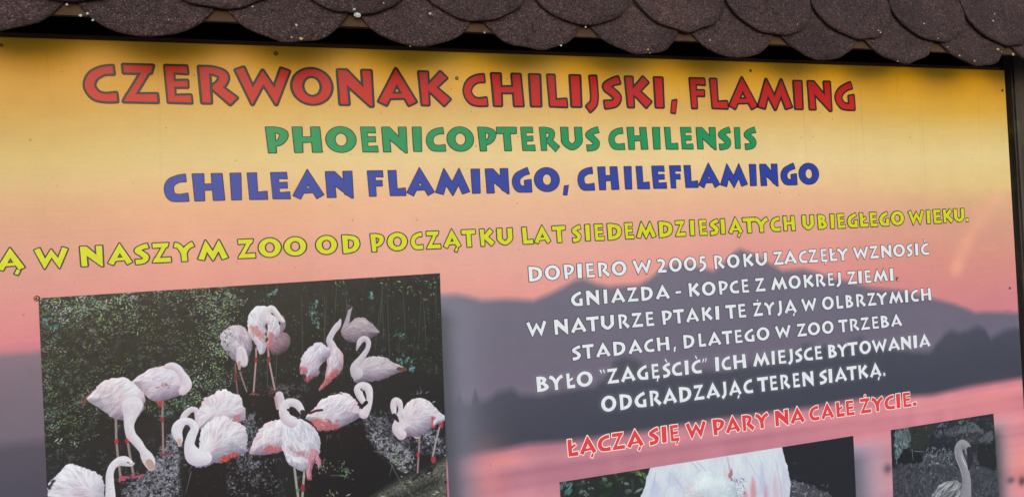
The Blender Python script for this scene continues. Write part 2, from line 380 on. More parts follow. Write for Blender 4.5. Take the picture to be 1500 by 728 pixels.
        A(cs([(h, 1, s*1.05), (h, .62, s), (h+.02, .34, s*.98), (.43, t*.52, t*1.02), (.84-h, .34, s*.98), (.86-h, .62, s), (.86-h, 1, s*1.03)]))
    elif base == 'W':
        k = s*.95
        A(pl([(.14, .97, k), (.44, .10+k*.42, k*.9), (.74, .88-k*.62, k*.82), (1.04, .10+k*.42, k*.9), (1.34, .97, k)], k, joint=3.0))
    elif base == 'Y':
        A(cs([(.05, .88, s*1.0), (.22, .82, s*.92), (.36, .66, s*.9), (.46, .44, s*.9)])); A(cs([(.95, .88, s*1.0), (.78, .80, s*.92), (.62, .66, s*.9), (.50, .44, s*.9)]))
        A(quad((.48-h*.95, .50), (.48+h, .50), (.50+h*1.02, -.01), (.50-h*.95, -.01)))
    elif base == 'Z':
        A(quad((.03, 1), (.80, 1), (.74, 1-t), (.04, 1-t*1.05))); A(quad((.80, 1), (.0+s*1.2, t*.8), (0, 0), (.80-s*1.32, 1-t)))
        A(quad((0, 0), (.88, -.01), (.87, t*1.05), (.1, t*.95)))
    elif base == '2':
        A(cs([(.04, .84, t), (.30, .90, t*1.02), (.50-h*.2, .74, s), (.42, .46, s*.9), (.12, .12, s*.85)])); A(quad((0, 0), (.68, -.01), (.67, t*1.0), (.05, t*.9)))
    elif base == '5':
        A(quad((.12, 1.02), (.56, 1.02), (.56, 1.02-t), (.12, 1.02-t))); A(quad((.12, 1.02), (.12+s*.8, 1.02), (.06+s*.9, .52), (.08, .52)))
        A(cs([(.10, .56, t*.8), (.36, .56, t*.9), (.55-h*.2, .34, s), (.40, .10, s*.9), (.06, -.08, t*.95)]))
    elif base == ',': A(quad((.10, .20), (.10+s*1.05, .23), (.02+s*.85, -.19), (0, -.17)))
    elif base == '.': A(quad((0, s*.95), (s*.95, s*.95), (s, 0), (.01, 0)))
    elif base == '-': A(quad((0, .48), (.42, .50), (.42, .50-t*.85), (0, .48-t*.85)))
    elif base == '“': A(quad((0, 1.0), (.13, 1.0), (.22, .74), (.14, .74))); A(quad((.24, 1.0), (.37, 1.0), (.42, .74), (.35, .74)))
    elif base == '”': A(quad((.08, 1.0), (.20, 1.0), (.07, .72), (0, .72))); A(quad((.30, 1.0), (.42, 1.0), (.29, .72), (.22, .72)))
    w = {'A': 1.12, 'E': .7}.get(base, .8)
    if ch == 'Ą': A(pl([(.86, -.03), (.76, -.25)], s*.55))
    if ch == 'Ę': A(pl([(.58, .02), (.50, -.22)], s*.52))
    if ch == 'Ł': A(pl([(.10, .42), (.50, .66)], s*.60))
    if ch in 'ĆŚ': A(pl([((.52 if ch == 'Ć' else .40), 1.02), ((.38 if ch == 'Ć' else .26), 1.26)], s*.42))
    if ch == 'Ż': A(ell(.45, 1.16, .075, .085, 10))
    return a
BOXW = {'Ą': 'A', 'Ć': 'C', 'Ę': 'E', 'Ł': 'L', 'Ś': 'S', 'Ż': 'Z'}
GX0, GX1, GY0, GY1, GS = -.30, 1.80, -.50, 1.50, 1/88.0
_gx = np.arange(GX0, GX1, GS); _gy = np.arange(GY0, GY1, GS); GXX, GYY = np.meshgrid(_gx, _gy)
_sdf = {}
def glyph_sdf(ch, s):
    if (ch, s) not in _sdf:
        D = np.full(GXX.shape, 9., np.float32)
        for sg, P in glyph(ch, s):
            d = poly_sdf(GXX, GYY, P)
            D = np.minimum(D, d) if sg == '+' else np.maximum(D, -d)
        # horizontal extents of the plain letter without its accents
        E = np.full(GXX.shape, 9., np.float32)
        for sg, P in glyph(BOXW.get(ch, ch), s):
            if sg == '+': E = np.minimum(E, poly_sdf(GXX, GYY, P))
        c = np.where((E < 0).any(0))[0]
        _sdf[(ch, s)] = (D, _gx[c[0]], _gx[c[-1]]+GS)
    return _sdf[(ch, s)]

def contours(D, lev, xs, ys):
    """closed iso-lines of a grid at a level, as lists of points"""
    F = D-lev; S = F < 0
    c = S[:-1, :-1]*1+S[:-1, 1:]*2+S[1:, 1:]*4+S[1:, :-1]*8
    J, I = np.where((c > 0) & (c < 15)); nxt = {}
    tab = {1: [(3, 0)], 2: [(0, 1)], 3: [(3, 1)], 4: [(1, 2)], 5: [(3, 0), (1, 2)], 6: [(0, 2)], 7: [(3, 2)], 8: [(2, 3)], 9: [(2, 0)], 10: [(0, 1), (2, 3)], 11: [(2, 1)], 12: [(1, 3)], 13: [(1, 0)], 14: [(0, 3)]}
    def key(j, i, e): return (j, i, 0) if e == 0 else (j+1, i, 0) if e == 2 else (j, i, 1) if e == 3 else (j, i+1, 1)
    for j, i in zip(J.tolist(), I.tolist()):
        for a, b in tab[int(c[j, i])]: nxt[key(j, i, a)] = key(j, i, b)
    def pos(k):
        j, i, e = k
        if e == 0: a, b = F[j, i], F[j, i+1]; t = a/(a-b); return (xs[i]+(xs[i+1]-xs[i])*t, ys[j])
        a, b = F[j, i], F[j+1, i]; t = a/(a-b); return (xs[i], ys[j]+(ys[j+1]-ys[j])*t)
    out = []
    while nxt:
        k0, k = next(iter(nxt.items())); del nxt[k0]; loop = [k0]
        while k != k0 and k in nxt: loop.append(k); k = nxt.pop(k)
        if len(loop) > 5: out.append(np.array([pos(q) for q in loop]))
    return out
def simplify(P, tol):
    """drop points that lie on the line of their neighbours"""
    def rec(a, b):
        if b-a < 2: return []
        p, q = P[a], P[b]; e = q-p; L = np.hypot(*e)+1e-12
        d = np.abs((P[a+1:b, 0]-p[0])*e[1]-(P[a+1:b, 1]-p[1])*e[0])/L; i = int(d.argmax())
        return [] if d[i] < tol else rec(a, a+1+i)+[a+1+i]+rec(a+1+i, b)
    i0 = int(((P-P.mean(0))**2).sum(1).argmax()); P = np.roll(P, -i0, 0); far = int(((P-P[0])**2).sum(1).argmax())
    P = np.vstack([P, P[:1]]); ix = [0]+rec(0, far)+[far]+rec(far, len(P)-1)
    return P[ix]
def fill(loops):
    # islands are triangulated one at a time, each with the holes that lie inside it
    ar = [float(np.sum(l[:, 0]*np.roll(l[:, 1], -1)-l[:, 1]*np.roll(l[:, 0], -1))) for l in loops]
    def inside(p, P):
        x, y = p; c = False
        for i in range(len(P)):
            a, b = P[i-1], P[i]
            if (a[1] > y) != (b[1] > y) and x < (b[0]-a[0])*(y-a[1])/(b[1]-a[1])+a[0]: c = not c
        return c
    n = len(loops); depth = [sum(1 for j in range(n) if j != i and abs(ar[j]) > abs(ar[i]) and inside(loops[i][0], loops[j])) for i in range(n)]
    vs_, tr = [], []
    for i in range(n):
        if depth[i] % 2: continue
        grp = [loops[i]]+[loops[j] for j in range(n) if depth[j] == depth[i]+1 and abs(ar[j]) < abs(ar[i]) and inside(loops[j][0], loops[i])]
        b = len(vs_); vs_ += [tuple(map(float, p)) for l in grp for p in l]
        tr += [tuple(b+k for k in t) for t in tessellate_polygon([[Vector((float(p[0]), float(p[1]), 0)) for p in l] for l in grp])]
    return vs_, tr

_lm = {}
def letter_mesh(ch, s, o):
    """flat letter: dark edge sheet behind, coloured sheet just in front; origin at the left end of the baseline"""
    k = (ch, s, round(o, 3))
    if k not in _lm:
        D, x0, x1 = glyph_sdf(ch, s); V, Fc, mi = [], [], []
        for lev, y, m_ in ((o, -.0003, 1), (0, -.0006, 0)):
            loops = [simplify(c, .0025) for c in contours(D, lev, _gx, _gy)]; loops = [l for l in loops if len(l) > 2]
            if not loops: continue
            vv, tr = fill(loops); b = len(V); V += [(p[0]-x0, y, p[1]) for p in vv]
            for t in tr:
                a_, b_, c_ = [V[b+i] for i in t]
                up = (b_[0]-a_[0])*(c_[2]-a_[2])-(b_[2]-a_[2])*(c_[0]-a_[0])
                Fc.append([b+i for i in (t if up > 0 else t[::-1])]); mi.append(m_)
        me = mesh('letter', V, Fc); me.materials.append(None); me.materials.append(None)
        me.polygons.foreach_set('material_index', mi)
        _lm[k] = (me, x1-x0)
    return _lm[k]

def ink(name, col, glow_=None):
    m, n, l, b = mat_base(name, PR_ROUGH, PR_SPEC)
    tc = n.new('ShaderNodeTexCoord'); g = n.new('ShaderNodeNewGeometry')
    a = noise(n, l, 90, 4, .6, g.outputs['Position']); c = np.array(lin(col))
    r = ramp(n, [(.25, tuple(c*.93)), (.75, tuple(np.minimum(c*1.06, 1)))]); l.new(a.outputs['Fac'], r.inputs[0]); l.new(r.outputs[0], b.inputs['Base Color'])
    return m
INK = {'red': ink('red_ink', (190, 14, 8)), 'green': ink('green_ink', (0, 140, 86)), 'blue': ink('blue_ink', (30, 56, 158)),
       'yellow': ink('yellow_ink', (200, 210, 26)), 'white': ink('white_ink', (218, 230, 246)), 'rose': ink('rose_ink', (214, 66, 78)),
       'dark': ink('dark_edge_ink', (36, 22, 22)), 'grey': ink('grey_edge_ink', (50, 46, 52)), 'pale': ink('pale_edge_ink', (238, 232, 234))}

G1, G2, G3, G4 = (0, 0, 3.), (500, 0, 3.), (1000, 0, 3.), (0, 240, 3.)
def sx(orig, scale, seq):
    """letters measured on an enlargement: (character, left, right)"""
    return [(c, orig+a/scale, orig+b/scale) for c, a, b in seq]
LINES = []
LINES.append(dict(s=.232, o=.0036, fill='red', edge='dark', base=[(140, 150), (265, 151.5), (520, 155.5), (745, 158), (965, 159.5), (1240, 161.5)], cap=[(185, 91), (310, 96), (530, 103), (745, 109), (965, 114), (1200, 118)],
    t=sx(0, 3, [('C', 365, 523), ('Z', 534, 700), ('E', 723, 850), ('R', 873, 1047), ('W', 1035, 1284), ('O', 1280, 1465), ('N', 1484, 1643)]) +
      sx(500, 3, [('A', 158, 332), ('K', 340, 483), ('C', 533, 645), ('H', 660, 802), ('I', 828, 882), ('L', 905, 995), ('I', 1006, 1058), ('J', 1069, 1132), ('S', 1148, 1233), ('K', 1247, 1365), ('I', 1375, 1420), (',', 1440, 1478)]) +
      sx(1000, 3, [('F', 30, 105), ('L', 120, 200), ('A', 200, 328), ('M', 326, 482), ('I', 488, 530), ('N', 550, 655), ('G', 667, 758)])))
LINES.append(dict(s=.275, o=.0013, fill='green', edge='dark', base=[(405, 224), (541, 223), (773, 221.5), (981, 219.5), (1080, 218)], cap=[(405, 185), (541, 186), (773, 187), (1080, 187)],
    t=sx(0, 3, [('P', 1170, 1272), ('H', 1288, 1417), ('O', 1433, 1568)]) +
      sx(500, 3, [('E', 87, 164), ('N', 181, 291), ('I', 315, 357), ('C', 373, 460), ('O', 465, 584), ('P', 602, 684), ('T', 684, 776), ('E', 790, 854), ('R', 873, 961), ('U', 966, 1062), ('S', 1075, 1137), ('C', 1175, 1247), ('H', 1258, 1348), ('I', 1370, 1404), ('L', 1422, 1481), ('E', 1492, 1548)]) +
      sx(1000, 3, [('N', 62, 148), ('S', 158, 214), ('I', 229, 256), ('S', 271, 325)])))
LINES.append(dict(s=.305, o=.0011, fill='blue', edge='dark', base=[(300, 295), (410, 292), (550, 288), (697, 284), (940, 277), (1103, 272)], cap=[(300, 254), (410, 252), (550, 250), (725, 247.5), (960, 243)],
    t=sx(0, 3, [('C', 722, 833), ('H', 849, 989), ('I', 1015, 1065), ('L', 1090, 1178), ('E', 1192, 1278), ('A', 1286, 1426), ('N', 1434, 1554)]) +
      sx(500, 3, [('F', 117, 189), ('L', 208, 285), ('A', 286, 411), ('M', 412, 565), ('I', 573, 613), ('N', 636, 738), ('G', 751, 839), ('O', 849, 961), (',', 971, 1001), ('C', 1039, 1115), ('H', 1129, 1221), ('I', 1245, 1279), ('L', 1297, 1356), ('E', 1366, 1431), ('F', 1444, 1496)]) +
      sx(1000, 3, [('L', 8, 69), ('A', 69, 165), ('M', 164, 285), ('I', 295, 326), ('N', 341, 420), ('G', 431, 504), ('O', 511, 600)])))
LINES.append(dict(s=.26, o=.0017, fill='yellow', edge='grey', base=[(135, 392.5), (238, 386.5), (362, 380.5), (552, 369.5), (713, 362), (861, 353), (1014, 344.5), (1156, 338), (1219, 333.5), (1360, 327.5)], cap=[(135, 361), (238, 352), (362, 348), (552, 342.7), (713, 337), (861, 328.5), (1156, 316), (1390, 305)],
    t=sx(0, 3, [('Ą', -18, 114), ('W', 150, 307), ('N', 352, 458), ('A', 471, 586), ('S', 590, 660), ('Z', 667, 756), ('Y', 762, 861), ('M', 867, 1005), ('Z', 1043, 1126), ('O', 1135, 1239), ('O', 1247, 1350), ('O', 1387, 1485), ('D', 1503, 1585)]) +
      sx(500, 3, [('P', 127, 193), ('O', 201, 293), ('C', 303, 363), ('Z', 371, 439), ('Ą', 446, 528), ('T', 527, 594), ('K', 607, 676), ('U', 682, 756), ('L', 793, 846), ('A', 845, 922), ('T', 925, 989), ('S', 1012, 1056), ('I', 1070, 1096), ('E', 1110, 1158), ('D', 1168, 1234), ('E', 1243, 1288), ('M', 1294, 1383), ('D', 1393, 1458), ('Z', 1465, 1515)]) +
      sx(1000, 3, [('I', 30, 54), ('E', 70, 111), ('S', 118, 160), ('I', 165, 188), ('Ą', 199, 265), ('T', 262, 322), ('Y', 314, 379), ('C', 383, 431), ('H', 440, 496), ('U', 523, 579), ('B', 592, 636), ('I', 647, 668), ('E', 677, 716), ('G', 721, 770), ('Ł', 775, 816), ('E', 820, 858), ('G', 861, 908), ('O', 913, 974), ('W', 990, 1063), ('I', 1070, 1089), ('E', 1099, 1139), ('K', 1142, 1189), ('U', 1189, 1239), ('.', 1242, 1256)])))
S4 = 4.55
LINES.append(dict(s=.235, o=.0011, fill='white', edge='grey', base=[(775, 412.5), (920, 402.7), (1050, 394.5), (1140, 389), (1295, 378)], cap=[(775, 390.3), (860, 384), (1048, 373.6), (1150, 368), (1293, 358.7)],
    t=sx(760, S4, [('D', 63, 161), ('O', 171, 278), ('P', 297, 373), ('I', 387, 425), ('E', 446, 509), ('R', 525, 611), ('O', 616, 721), ('W', 756, 888), ('2', 919, 986), ('0', 999, 1088), ('0', 1097, 1186), ('5', 1197, 1253), ('R', 1299, 1374), ('O', 1385, 1473)]) +
      sx(1080, S4, [('K', 37, 111), ('U', 119, 201), ('Z', 237, 309), ('A', 307, 399), ('C', 407, 466), ('Z', 471, 538), ('Ę', 554, 601), ('Ł', 612, 666), ('Y', 664, 741), ('W', 769, 876), ('Z', 879, 943), ('N', 956, 1028), ('O', 1036, 1119), ('S', 1127, 1169), ('I', 1182, 1208), ('Ć', 1221, 1278)])))
LINES.append(dict(s=.235, o=.0011, fill='white', edge='grey', base=[(1010, 434.5), (1150, 425), (1270, 415)], cap=[(885, 422.5), (1015, 414), (1198, 400.5), (1306, 393)],
    t=sx(760, S4, [('G', 344, 428), ('N', 446, 538), ('I', 562, 593), ('A', 611, 711), ('Z', 719, 798), ('D', 812, 896), ('A', 909, 1008), ('-', 1041, 1084), ('K', 1129, 1209), ('O', 1217, 1313), ('P', 1329, 1395), ('C', 1402, 1468)]) +
      sx(1080, S4, [('E', 27, 79), ('Z', 116, 188), ('M', 221, 334), ('O', 339, 424), ('K', 439, 513), ('R', 521, 591), ('E', 601, 646), ('J', 654, 693), ('Z', 729, 798), ('I', 804, 833), ('E', 847, 894), ('M', 904, 1006), ('I', 1014, 1043), ('.', 1057, 1075)])))
LINES.append(dict(s=.235, o=.0011, fill='white', edge='grey', base=[(815, 490), (950, 478), (1053, 468.5), (1355, 441)], cap=[(814, 466.8), (950, 455.8), (1050, 448.4), (1356, 421.3)],
    t=sx(760, S4, [('W', 49, 189), ('N', 234, 331), ('A', 344, 453), ('T', 447, 538), ('U', 544, 638), ('R', 661, 741), ('Z', 749, 829), ('E', 844, 904), ('P', 951, 1023), ('T', 1026, 1104), ('A', 1111, 1203), ('K', 1217, 1294), ('I', 1307, 1339), ('T', 1374, 1452)]) +
      sx(1080, S4, [('E', 4, 61), ('Ż', 102, 171), ('Y', 177, 251), ('J', 261, 299), ('Ą', 311, 398), ('W', 424, 531), ('O', 562, 644), ('L', 657, 706), ('B', 719, 774), ('R', 789, 858), ('Z', 864, 926), ('Y', 926, 1001), ('M', 1007, 1106), ('I', 1114, 1141), ('C', 1154, 1208), ('H', 1221, 1293)])))
LINES.append(dict(s=.235, o=.0011, fill='white', edge='grey', base=[(900, 520), (970, 514.5), (1235, 487), (1282, 482)], cap=[(900, 499), (968, 493), (1232, 468), (1280, 463)],
    t=sx(760, S4, [('S', 352, 416), ('T', 421, 503), ('A', 511, 613), ('D', 626, 714), ('A', 727, 826), ('C', 832, 904), ('H', 917, 1006), (',', 1025, 1047), ('D', 1094, 1173), ('L', 1194, 1249), ('A', 1257, 1351), ('T', 1351, 1426), ('E', 1437, 1492)]) +
      sx(1080, S4, [('G', 44, 116), ('O', 126, 216), ('W', 249, 359), ('Z', 394, 464), ('O', 467, 553), ('O', 562, 643), ('T', 671, 738), ('R', 747, 816), ('Z', 819, 884), ('E', 896, 944), ('B', 954, 1013), ('A', 1021, 1099)])))
LINES.append(dict(s=.24, o=.0006, fill='white', edge='grey', base=[(790, 572.5), (900, 561), (1005, 548.5), (1145, 533), (1220, 524.5), (1340, 510)], cap=[(790, 550), (895, 538.5), (1005, 527.7), (1049, 522.6), (1143, 512), (1215, 504.6), (1340, 491)],
    t=sx(760, S4, [('B', 117, 201), ('Y', 202, 299), ('Ł', 316, 376), ('O', 384, 493), ('“', 537, 578), ('Z', 587, 666), ('A', 677, 778), ('G', 786, 863), ('Ę', 884, 938), ('Ś', 957, 1011), ('C', 1017, 1088), ('I', 1104, 1133), ('Ć', 1149, 1218), ('”', 1222, 1258), ('I', 1307, 1336), ('C', 1349, 1413), ('H', 1427, 1516)]) +
      sx(1080, S4, [('M', 102, 216), ('I', 227, 251), ('E', 271, 326), ('J', 334, 371), ('S', 384, 434), ('C', 441, 503), ('E', 516, 566), ('B', 604, 664), ('Y', 666, 736), ('T', 732, 804), ('O', 812, 891), ('W', 896, 998), ('A', 1002, 1084), ('N', 1089, 1158), ('I', 1172, 1198), ('A', 1209, 1286)])))
LINES.append(dict(s=.24, o=.0006, fill='white', edge='grey', base=[(910, 598.5), (1140, 571), (1250, 557)], cap=[(910, 575.8), (1024, 563.3), (1131, 550.5), (1243, 535.8), (1260, 534.7)],
    t=sx(760, S4, [('O', 547, 651), ('D', 671, 756), ('G', 769, 851), ('R', 871, 951), ('A', 957, 1054), ('D', 1067, 1151), ('Z', 1164, 1236), ('A', 1246, 1341), ('J', 1347, 1384), ('Ą', 1398, 1484)]) +
      sx(1080, S4, [('C', 39, 104), ('T', 132, 208), ('E', 217, 269), ('R', 286, 354), ('E', 369, 418), ('N', 432, 509), ('S', 546, 599), ('I', 607, 634), ('A', 647, 731), ('T', 729, 798), ('K', 806, 873), ('Ą', 881, 961), ('.', 970, 985)])))
S5 = 4.332
LINES.append(dict(s=.255, o=.0015, fill='rose', edge='pale', base=[(835, 667.5), (975, 648), (1053, 638), (1140, 625), (1320, 597)], cap=[(835, 640.8), (973, 622.8), (1048, 612.4), (1138, 600.4), (1243, 585), (1315, 577.3)],
    t=sx(820, S5, [('Ł', 47, 121), ('Ą', 122, 236), ('C', 237, 326), ('Z', 327, 416), ('Ą', 422, 536), ('S', 564, 633), ('I', 644, 683), ('Ę', 697, 762), ('W', 797, 934), ('P', 967, 1048), ('A', 1049, 1148)]) +
      sx(1080, S5, [('R', 29, 113), ('Y', 111, 203), ('N', 237, 328), ('A', 334, 431), ('C', 454, 523), ('A', 529, 616), ('Ł', 624, 683), ('E', 687, 746), ('Ż', 776, 851), ('Y', 849, 931), ('C', 931, 1001), ('I', 1006, 1038), ('E', 1049, 1106), ('.', 1111, 1138)])))

placed = []
for ln in LINES:
    vb = float(bp(ln['base'])[:, 1].mean()); vc = float(bp(ln['cap'])[:, 1].mean()); o = ln['o']
    ln['vb'], ln['vc'] = vb+o*.7, vc-o*.7; capm = ln['vc']-ln['vb']
    ym = np.polyfit([p[0] for p in ln['base']], [p[1] for p in ln['base']], 1)
    for ch, xa, xb in ln['t']:
        yy = ym[0]*np.array([xa, xb])+ym[1]-(8 if capm < .04 else 18)
        u = bd(np.array([xa, xb]), yy)[0]
        placed.append((ch, ln, u[0]+o*.8, u[1]-o*.8, capm))

# soft pale halo printed round the white lettering where it stands on dark
for ch, ln, ua, ub, capm in placed:
    if ln['fill'] != 'white' or ln['o'] > .0006: continue
    D, x0, x1 = glyph_sdf(ch, ln['s']); mg = .010
    i0, i1 = int((ua-mg-bg.u0)*bg.res), int((ub+mg-bg.u0)*bg.res); j0, j1 = int((bg.v1-ln['vc']-mg*1.3)*bg.res), int((bg.v1-ln['vb']+mg*1.3)*bg.res)
    uu_ = Uc[i0:i1]; vv_ = Vc[j0:j1]; gx = (uu_-ua)/(ub-ua)*(x1-x0)+x0; gy_ = (vv_-ln['vb'])/capm
    ix = np.clip(((gx-GX0)/GS).astype(int), 0, D.shape[1]-1); iy = np.clip(((gy_-GY0)/GS).astype(int), 0, D.shape[0]-1)
    d = np.maximum(D[iy][:, ix], 0)*capm; k = (np.exp(-(d/.0035)**2)*.22)[..., None]*np.clip((mg-d)/.004, 0, 1)[..., None]
    reg = bg.a[j0:j1, i0:i1]; dk = np.clip((150-reg.mean(2, keepdims=True))/60, 0, 1)
    reg += k*dk*(np.array([196, 200, 214.])-reg)*.8

# ------------------------------------------------------------------ the three printed pictures
class Pic(Print):
    S = 1.0
    def setview(s, x, y): # texels per photograph pixel about a point
        q = s.T([(x, y), (x+40, y)]); s.S = np.hypot(*(q[1]-q[0]))/40
    def P(s, c, pts):
        a = np.array([p[:2] for p in pts], float); return s.T(np.stack([c[0]+a[:, 0]/c[2], c[1]+a[:, 1]/c[2]], 1))
    def body(s, c, pts, top, bot, ident, ang, n=60, ln=26, frill=2.0, hi=(250, 248, 253), lo=(168, 152, 178), fan=None, al=.62, wd=2.4, smooth=True, shade=1.0):
        P = s.P(c, pts); P = spline(P, True, 5) if smooth else P
        k = s.S; ln = ln*k/2; frill = frill*k
        w = s.win(P, 6+frill*2)
        if w[1] <= w[0] or w[3] <= w[2]: return
        X, Y = np.meshgrid(np.arange(w[0], w[1])+.5, np.arange(w[2], w[3])+.5)
        D = poly_sdf(X, Y, P)+(vnoise(X.shape[0], X.shape[1], 3.2*k)-.5)*frill+(vnoise(X.shape[0], X.shape[1], 7*k)-.5)*frill
        m = np.clip(.5-D/1.4, 0, 1).astype(np.float32)
        bef = s.a[w[2]:w[3], w[0]:w[1]].copy(); reg = s.a[w[2]:w[3], w[0]:w[1]]
        y0, y1 = P[:, 1].min(), P[:, 1].max()
        t = np.clip((Y-y0)/(y1-y0)+(vnoise(X.shape[0], X.shape[1], 12*k)-.5)*.5, 0, 1)[..., None]
        e = np.clip(-D/(9*k), 0, 1)[..., None]
        t = np.clip(t*.8+(1-e)*.3, 0, 1)
        reg[:] = np.array(top, np.float32)*(1-t)+np.array(bot, np.float32)*t
        if sum(top) > 560 and smooth:
            bl = np.clip((vnoise(X.shape[0], X.shape[1], 22*k)-.48)*1.3, 0, .34)[..., None]
            reg += bl*(np.array([224, 178, 192.])-reg)
        ins = np.argwhere(m > .6)
        if len(ins):
            for i in range(int(n*2.0)):
                broad = i < n*.7
                j = ins[rng.integers(len(ins))]; x, y = j[1]+w[0], j[0]+w[2]
                a = ang+rng.normal()*.28
                if fan is not None:
                    f = s.P(c, [fan])[0]; a = math.atan2(y-f[1], x-f[0])+rng.normal()*.22
                L = ln*rng.uniform(.5, 1.25); cv = rng.normal()*.35
                q = [(x+math.cos(a)*L*r-math.sin(a)*L*cv*r*r, y+math.sin(a)*L*r+math.cos(a)*L*cv*r*r) for r in (0, .33, .66, 1)]
                b = hi if rng.random() < (.5 if broad else .62) else lo
                tb = s.tube(q, np.array([.3, wd*.5, wd*.42, .15])*(2.6 if broad else 1)*k/2*rng.uniform(.6, 1.3), 5.0 if broad else 1.2)
                if tb: s.blend(tb[0], tb[1]*al*(.42 if broad else .95 if b is hi else .55)*rng.uniform(.5, 1.2), b)
        Rb = .42*min(P[:, 0].max()-P[:, 0].min(), P[:, 1].max()-P[:, 1].min()); Dp = poly_sdf(X, Y, P)
        gy0, gx0 = np.gradient(Dp); e2 = np.clip(-Dp/Rb, 0, 1); lit = (gx0*-.30+gy0*-.95)*(1-e2)**1.3*shade
        fac = np.where(lit > 0, lit*.10, lit*.42)[..., None]
        cur = s.a[w[2]:w[3], w[0]:w[1]]*(1+fac*np.array([1.06, 1.08, .86], np.float32))
        s.a[w[2]:w[3], w[0]:w[1]] = bef+m[..., None]*(cur-bef)
        s.id[w[2]:w[3], w[0]:w[1]][m > .5] = ident
    def neck(s, c, pts, col, ident, shade=(176, 158, 178), sp_=True):
        P = s.P(c, pts); R = np.array([p[2] for p in pts], float)/c[2]/2*s.S
        if sp_: Q = spline(np.column_stack([P, R]), False, 6); P, R = Q[:, :2], Q[:, 2]
        t = s.tube(P, R, 1.3)
        if not t: return
        w, m, S = t; sh = np.clip(S*.8+.25, 0, 1)[..., None]*.75
        tex = (vnoise(S.shape[0], S.shape[1], 3)-.5)[..., None]*14
        c_ = np.array(col, np.float32)*(1-sh)+np.array(shade, np.float32)*sh+tex
        s.blend(w, m, c_, ident)
    def knot(s, c, x, y, rx, ry, col, ident=0):
        q = s.P(c, [(x, y)])[0]; a = np.linspace(0, 2*math.pi, 14, endpoint=False)
        s.poly(np.stack([q[0]+np.cos(a)*rx/c[2]*s.S, q[1]+np.sin(a)*ry/c[2]*s.S], 1), col, 1.6, ident)
    def ln(s, c, pts, wd, col, ident=0):
        P = s.P(c, pts); s.line(P, np.full(len(P), wd/c[2]/2*s.S), col, 1.2, ident)
    def patch(s, c, pts, col, soft=6, al=1.0, ident=0):
        P = spline(s.P(c, pts), True, 4); w = s.win(P, 4+soft)
        if w[1] <= w[0] or w[3] <= w[2]: return
        X, Y = np.meshgrid(np.arange(w[0], w[1])+.5, np.arange(w[2], w[3])+.5)
        D = poly_sdf(X, Y, P)+(vnoise(X.shape[0], X.shape[1], 4*s.S)-.5)*4*s.S
        s.blend(w, (np.clip(.5-D/soft, 0, 1)*al).astype(np.float32), col, ident)
        if ident and sum(col) > 200:
            ins = np.argwhere(D < 1); c0 = np.array(col, np.float32)
            for i in range(int(len(ins)/(14*s.S*s.S))+2):
                if not len(ins): break
                j = ins[rng.integers(len(ins))]; x, y = j[1]+w[0], j[0]+w[2]; a = rng.normal()*.5+.9; L = rng.uniform(3, 8)*s.S
                k = rng.uniform(-.25, .75); cc = c0+(np.array([244, 228, 236.])-c0)*k if k > 0 else c0*(1+k)
                t = s.tube([(x-math.cos(a)*L/2, y-math.sin(a)*L/2), (x, y), (x+math.cos(a)*L/2, y+math.sin(a)*L/2)], [.2, .55*s.S, .2], 1.3)
                if t: s.blend(t[0], t[1]*.6, cc)
    def scatter(s, n, x0, x1, y0, y1, cols, ln=(2, 5), wd=(.8, 1.8), al=(.4, 1), clump=0, thr=.5, ang=None, mask=None, lm=None):
        cl = vnoise(60, 60, 6); cl2 = vnoise(60, 60, 2.6)
        xs = rng.uniform(x0, x1, n*3); ys = rng.uniform(y0, y1, n*3); k = 0
        pp = s.T(np.stack([xs, ys], 1))
        for i in range(n*3):
            fx, fy = int((xs[i]-x0)/(x1-x0+1e-6)*59), int((ys[i]-y0)/(y1-y0+1e-6)*59)
            c_ = .6*cl[fy, fx]+.4*cl2[fy, fx]
            if clump and c_ < thr+rng.normal()*.08: continue
            if mask is not None and not mask(xs[i], ys[i]): continue
            col = cols[rng.integers(len(cols))]; g = rng.uniform(.7, 1.15)
            if lm is not None:
                q_ = lm(xs[i], ys[i])
                if rng.random() > q_: continue
                g *= .65+.45*min(q_, 1.3)
            a = rng.uniform(0, 3.14) if ang is None else ang+rng.normal()*.45
            s.dab(pp[i, 0], pp[i, 1], rng.uniform(*ln)*s.S, rng.uniform(*wd)*s.S, a, np.array(col)*g, rng.uniform(*al)); k += 1
            if k >= n: break

W1 = (236, 234, 242); PK = (206, 182, 198); CO = (206, 84, 76)
p1 = Pic(-.300, .282, -.42, -.0200, 2100); p1.setview(350, 560)
p1.a[:] = (27, 31, 35); p1.a *= (.85+.35*vnoise(p1.h, p1.w, 26))[..., None]
GR = [(70, 92, 74), (58, 84, 74), (88, 104, 70), (48, 66, 60), (104, 122, 96), (38, 54, 50), (120, 134, 122)]
TE = [(66, 118, 110), (92, 146, 140), (124, 168, 164), (50, 92, 88)]
BR = [(128, 158, 74), (112, 146, 66), (168, 182, 160), (150, 152, 150), (142, 168, 120)]
DK = [(22, 28, 30), (16, 20, 22), (28, 36, 34)]
bush = lambda x, y: y < 425+.0*x+ (300 if x < 140 else 190-(x-140)*.12) and ((x-345)*.7+(y-450)*-.12 < 8)
def lm(x, y):
    b = .27
    for (cx, cy, rx, ry, k) in ((150, 452, 60, 24, .95), (90, 450, 34, 30, .5), (318, 436, 34, 16, 1.1), (322, 500, 20, 60, 1.0), (230, 432, 50, 10, .6), (80, 560, 20, 60, .35), (215, 470, 40, 20, .25), (290, 560, 26, 40, .5), (90, 650, 24, 30, .3), (270, 590, 22, 26, .6)):
        b += k*math.exp(-((x-cx)/rx)**2-((y-cy)/ry)**2)
    return b
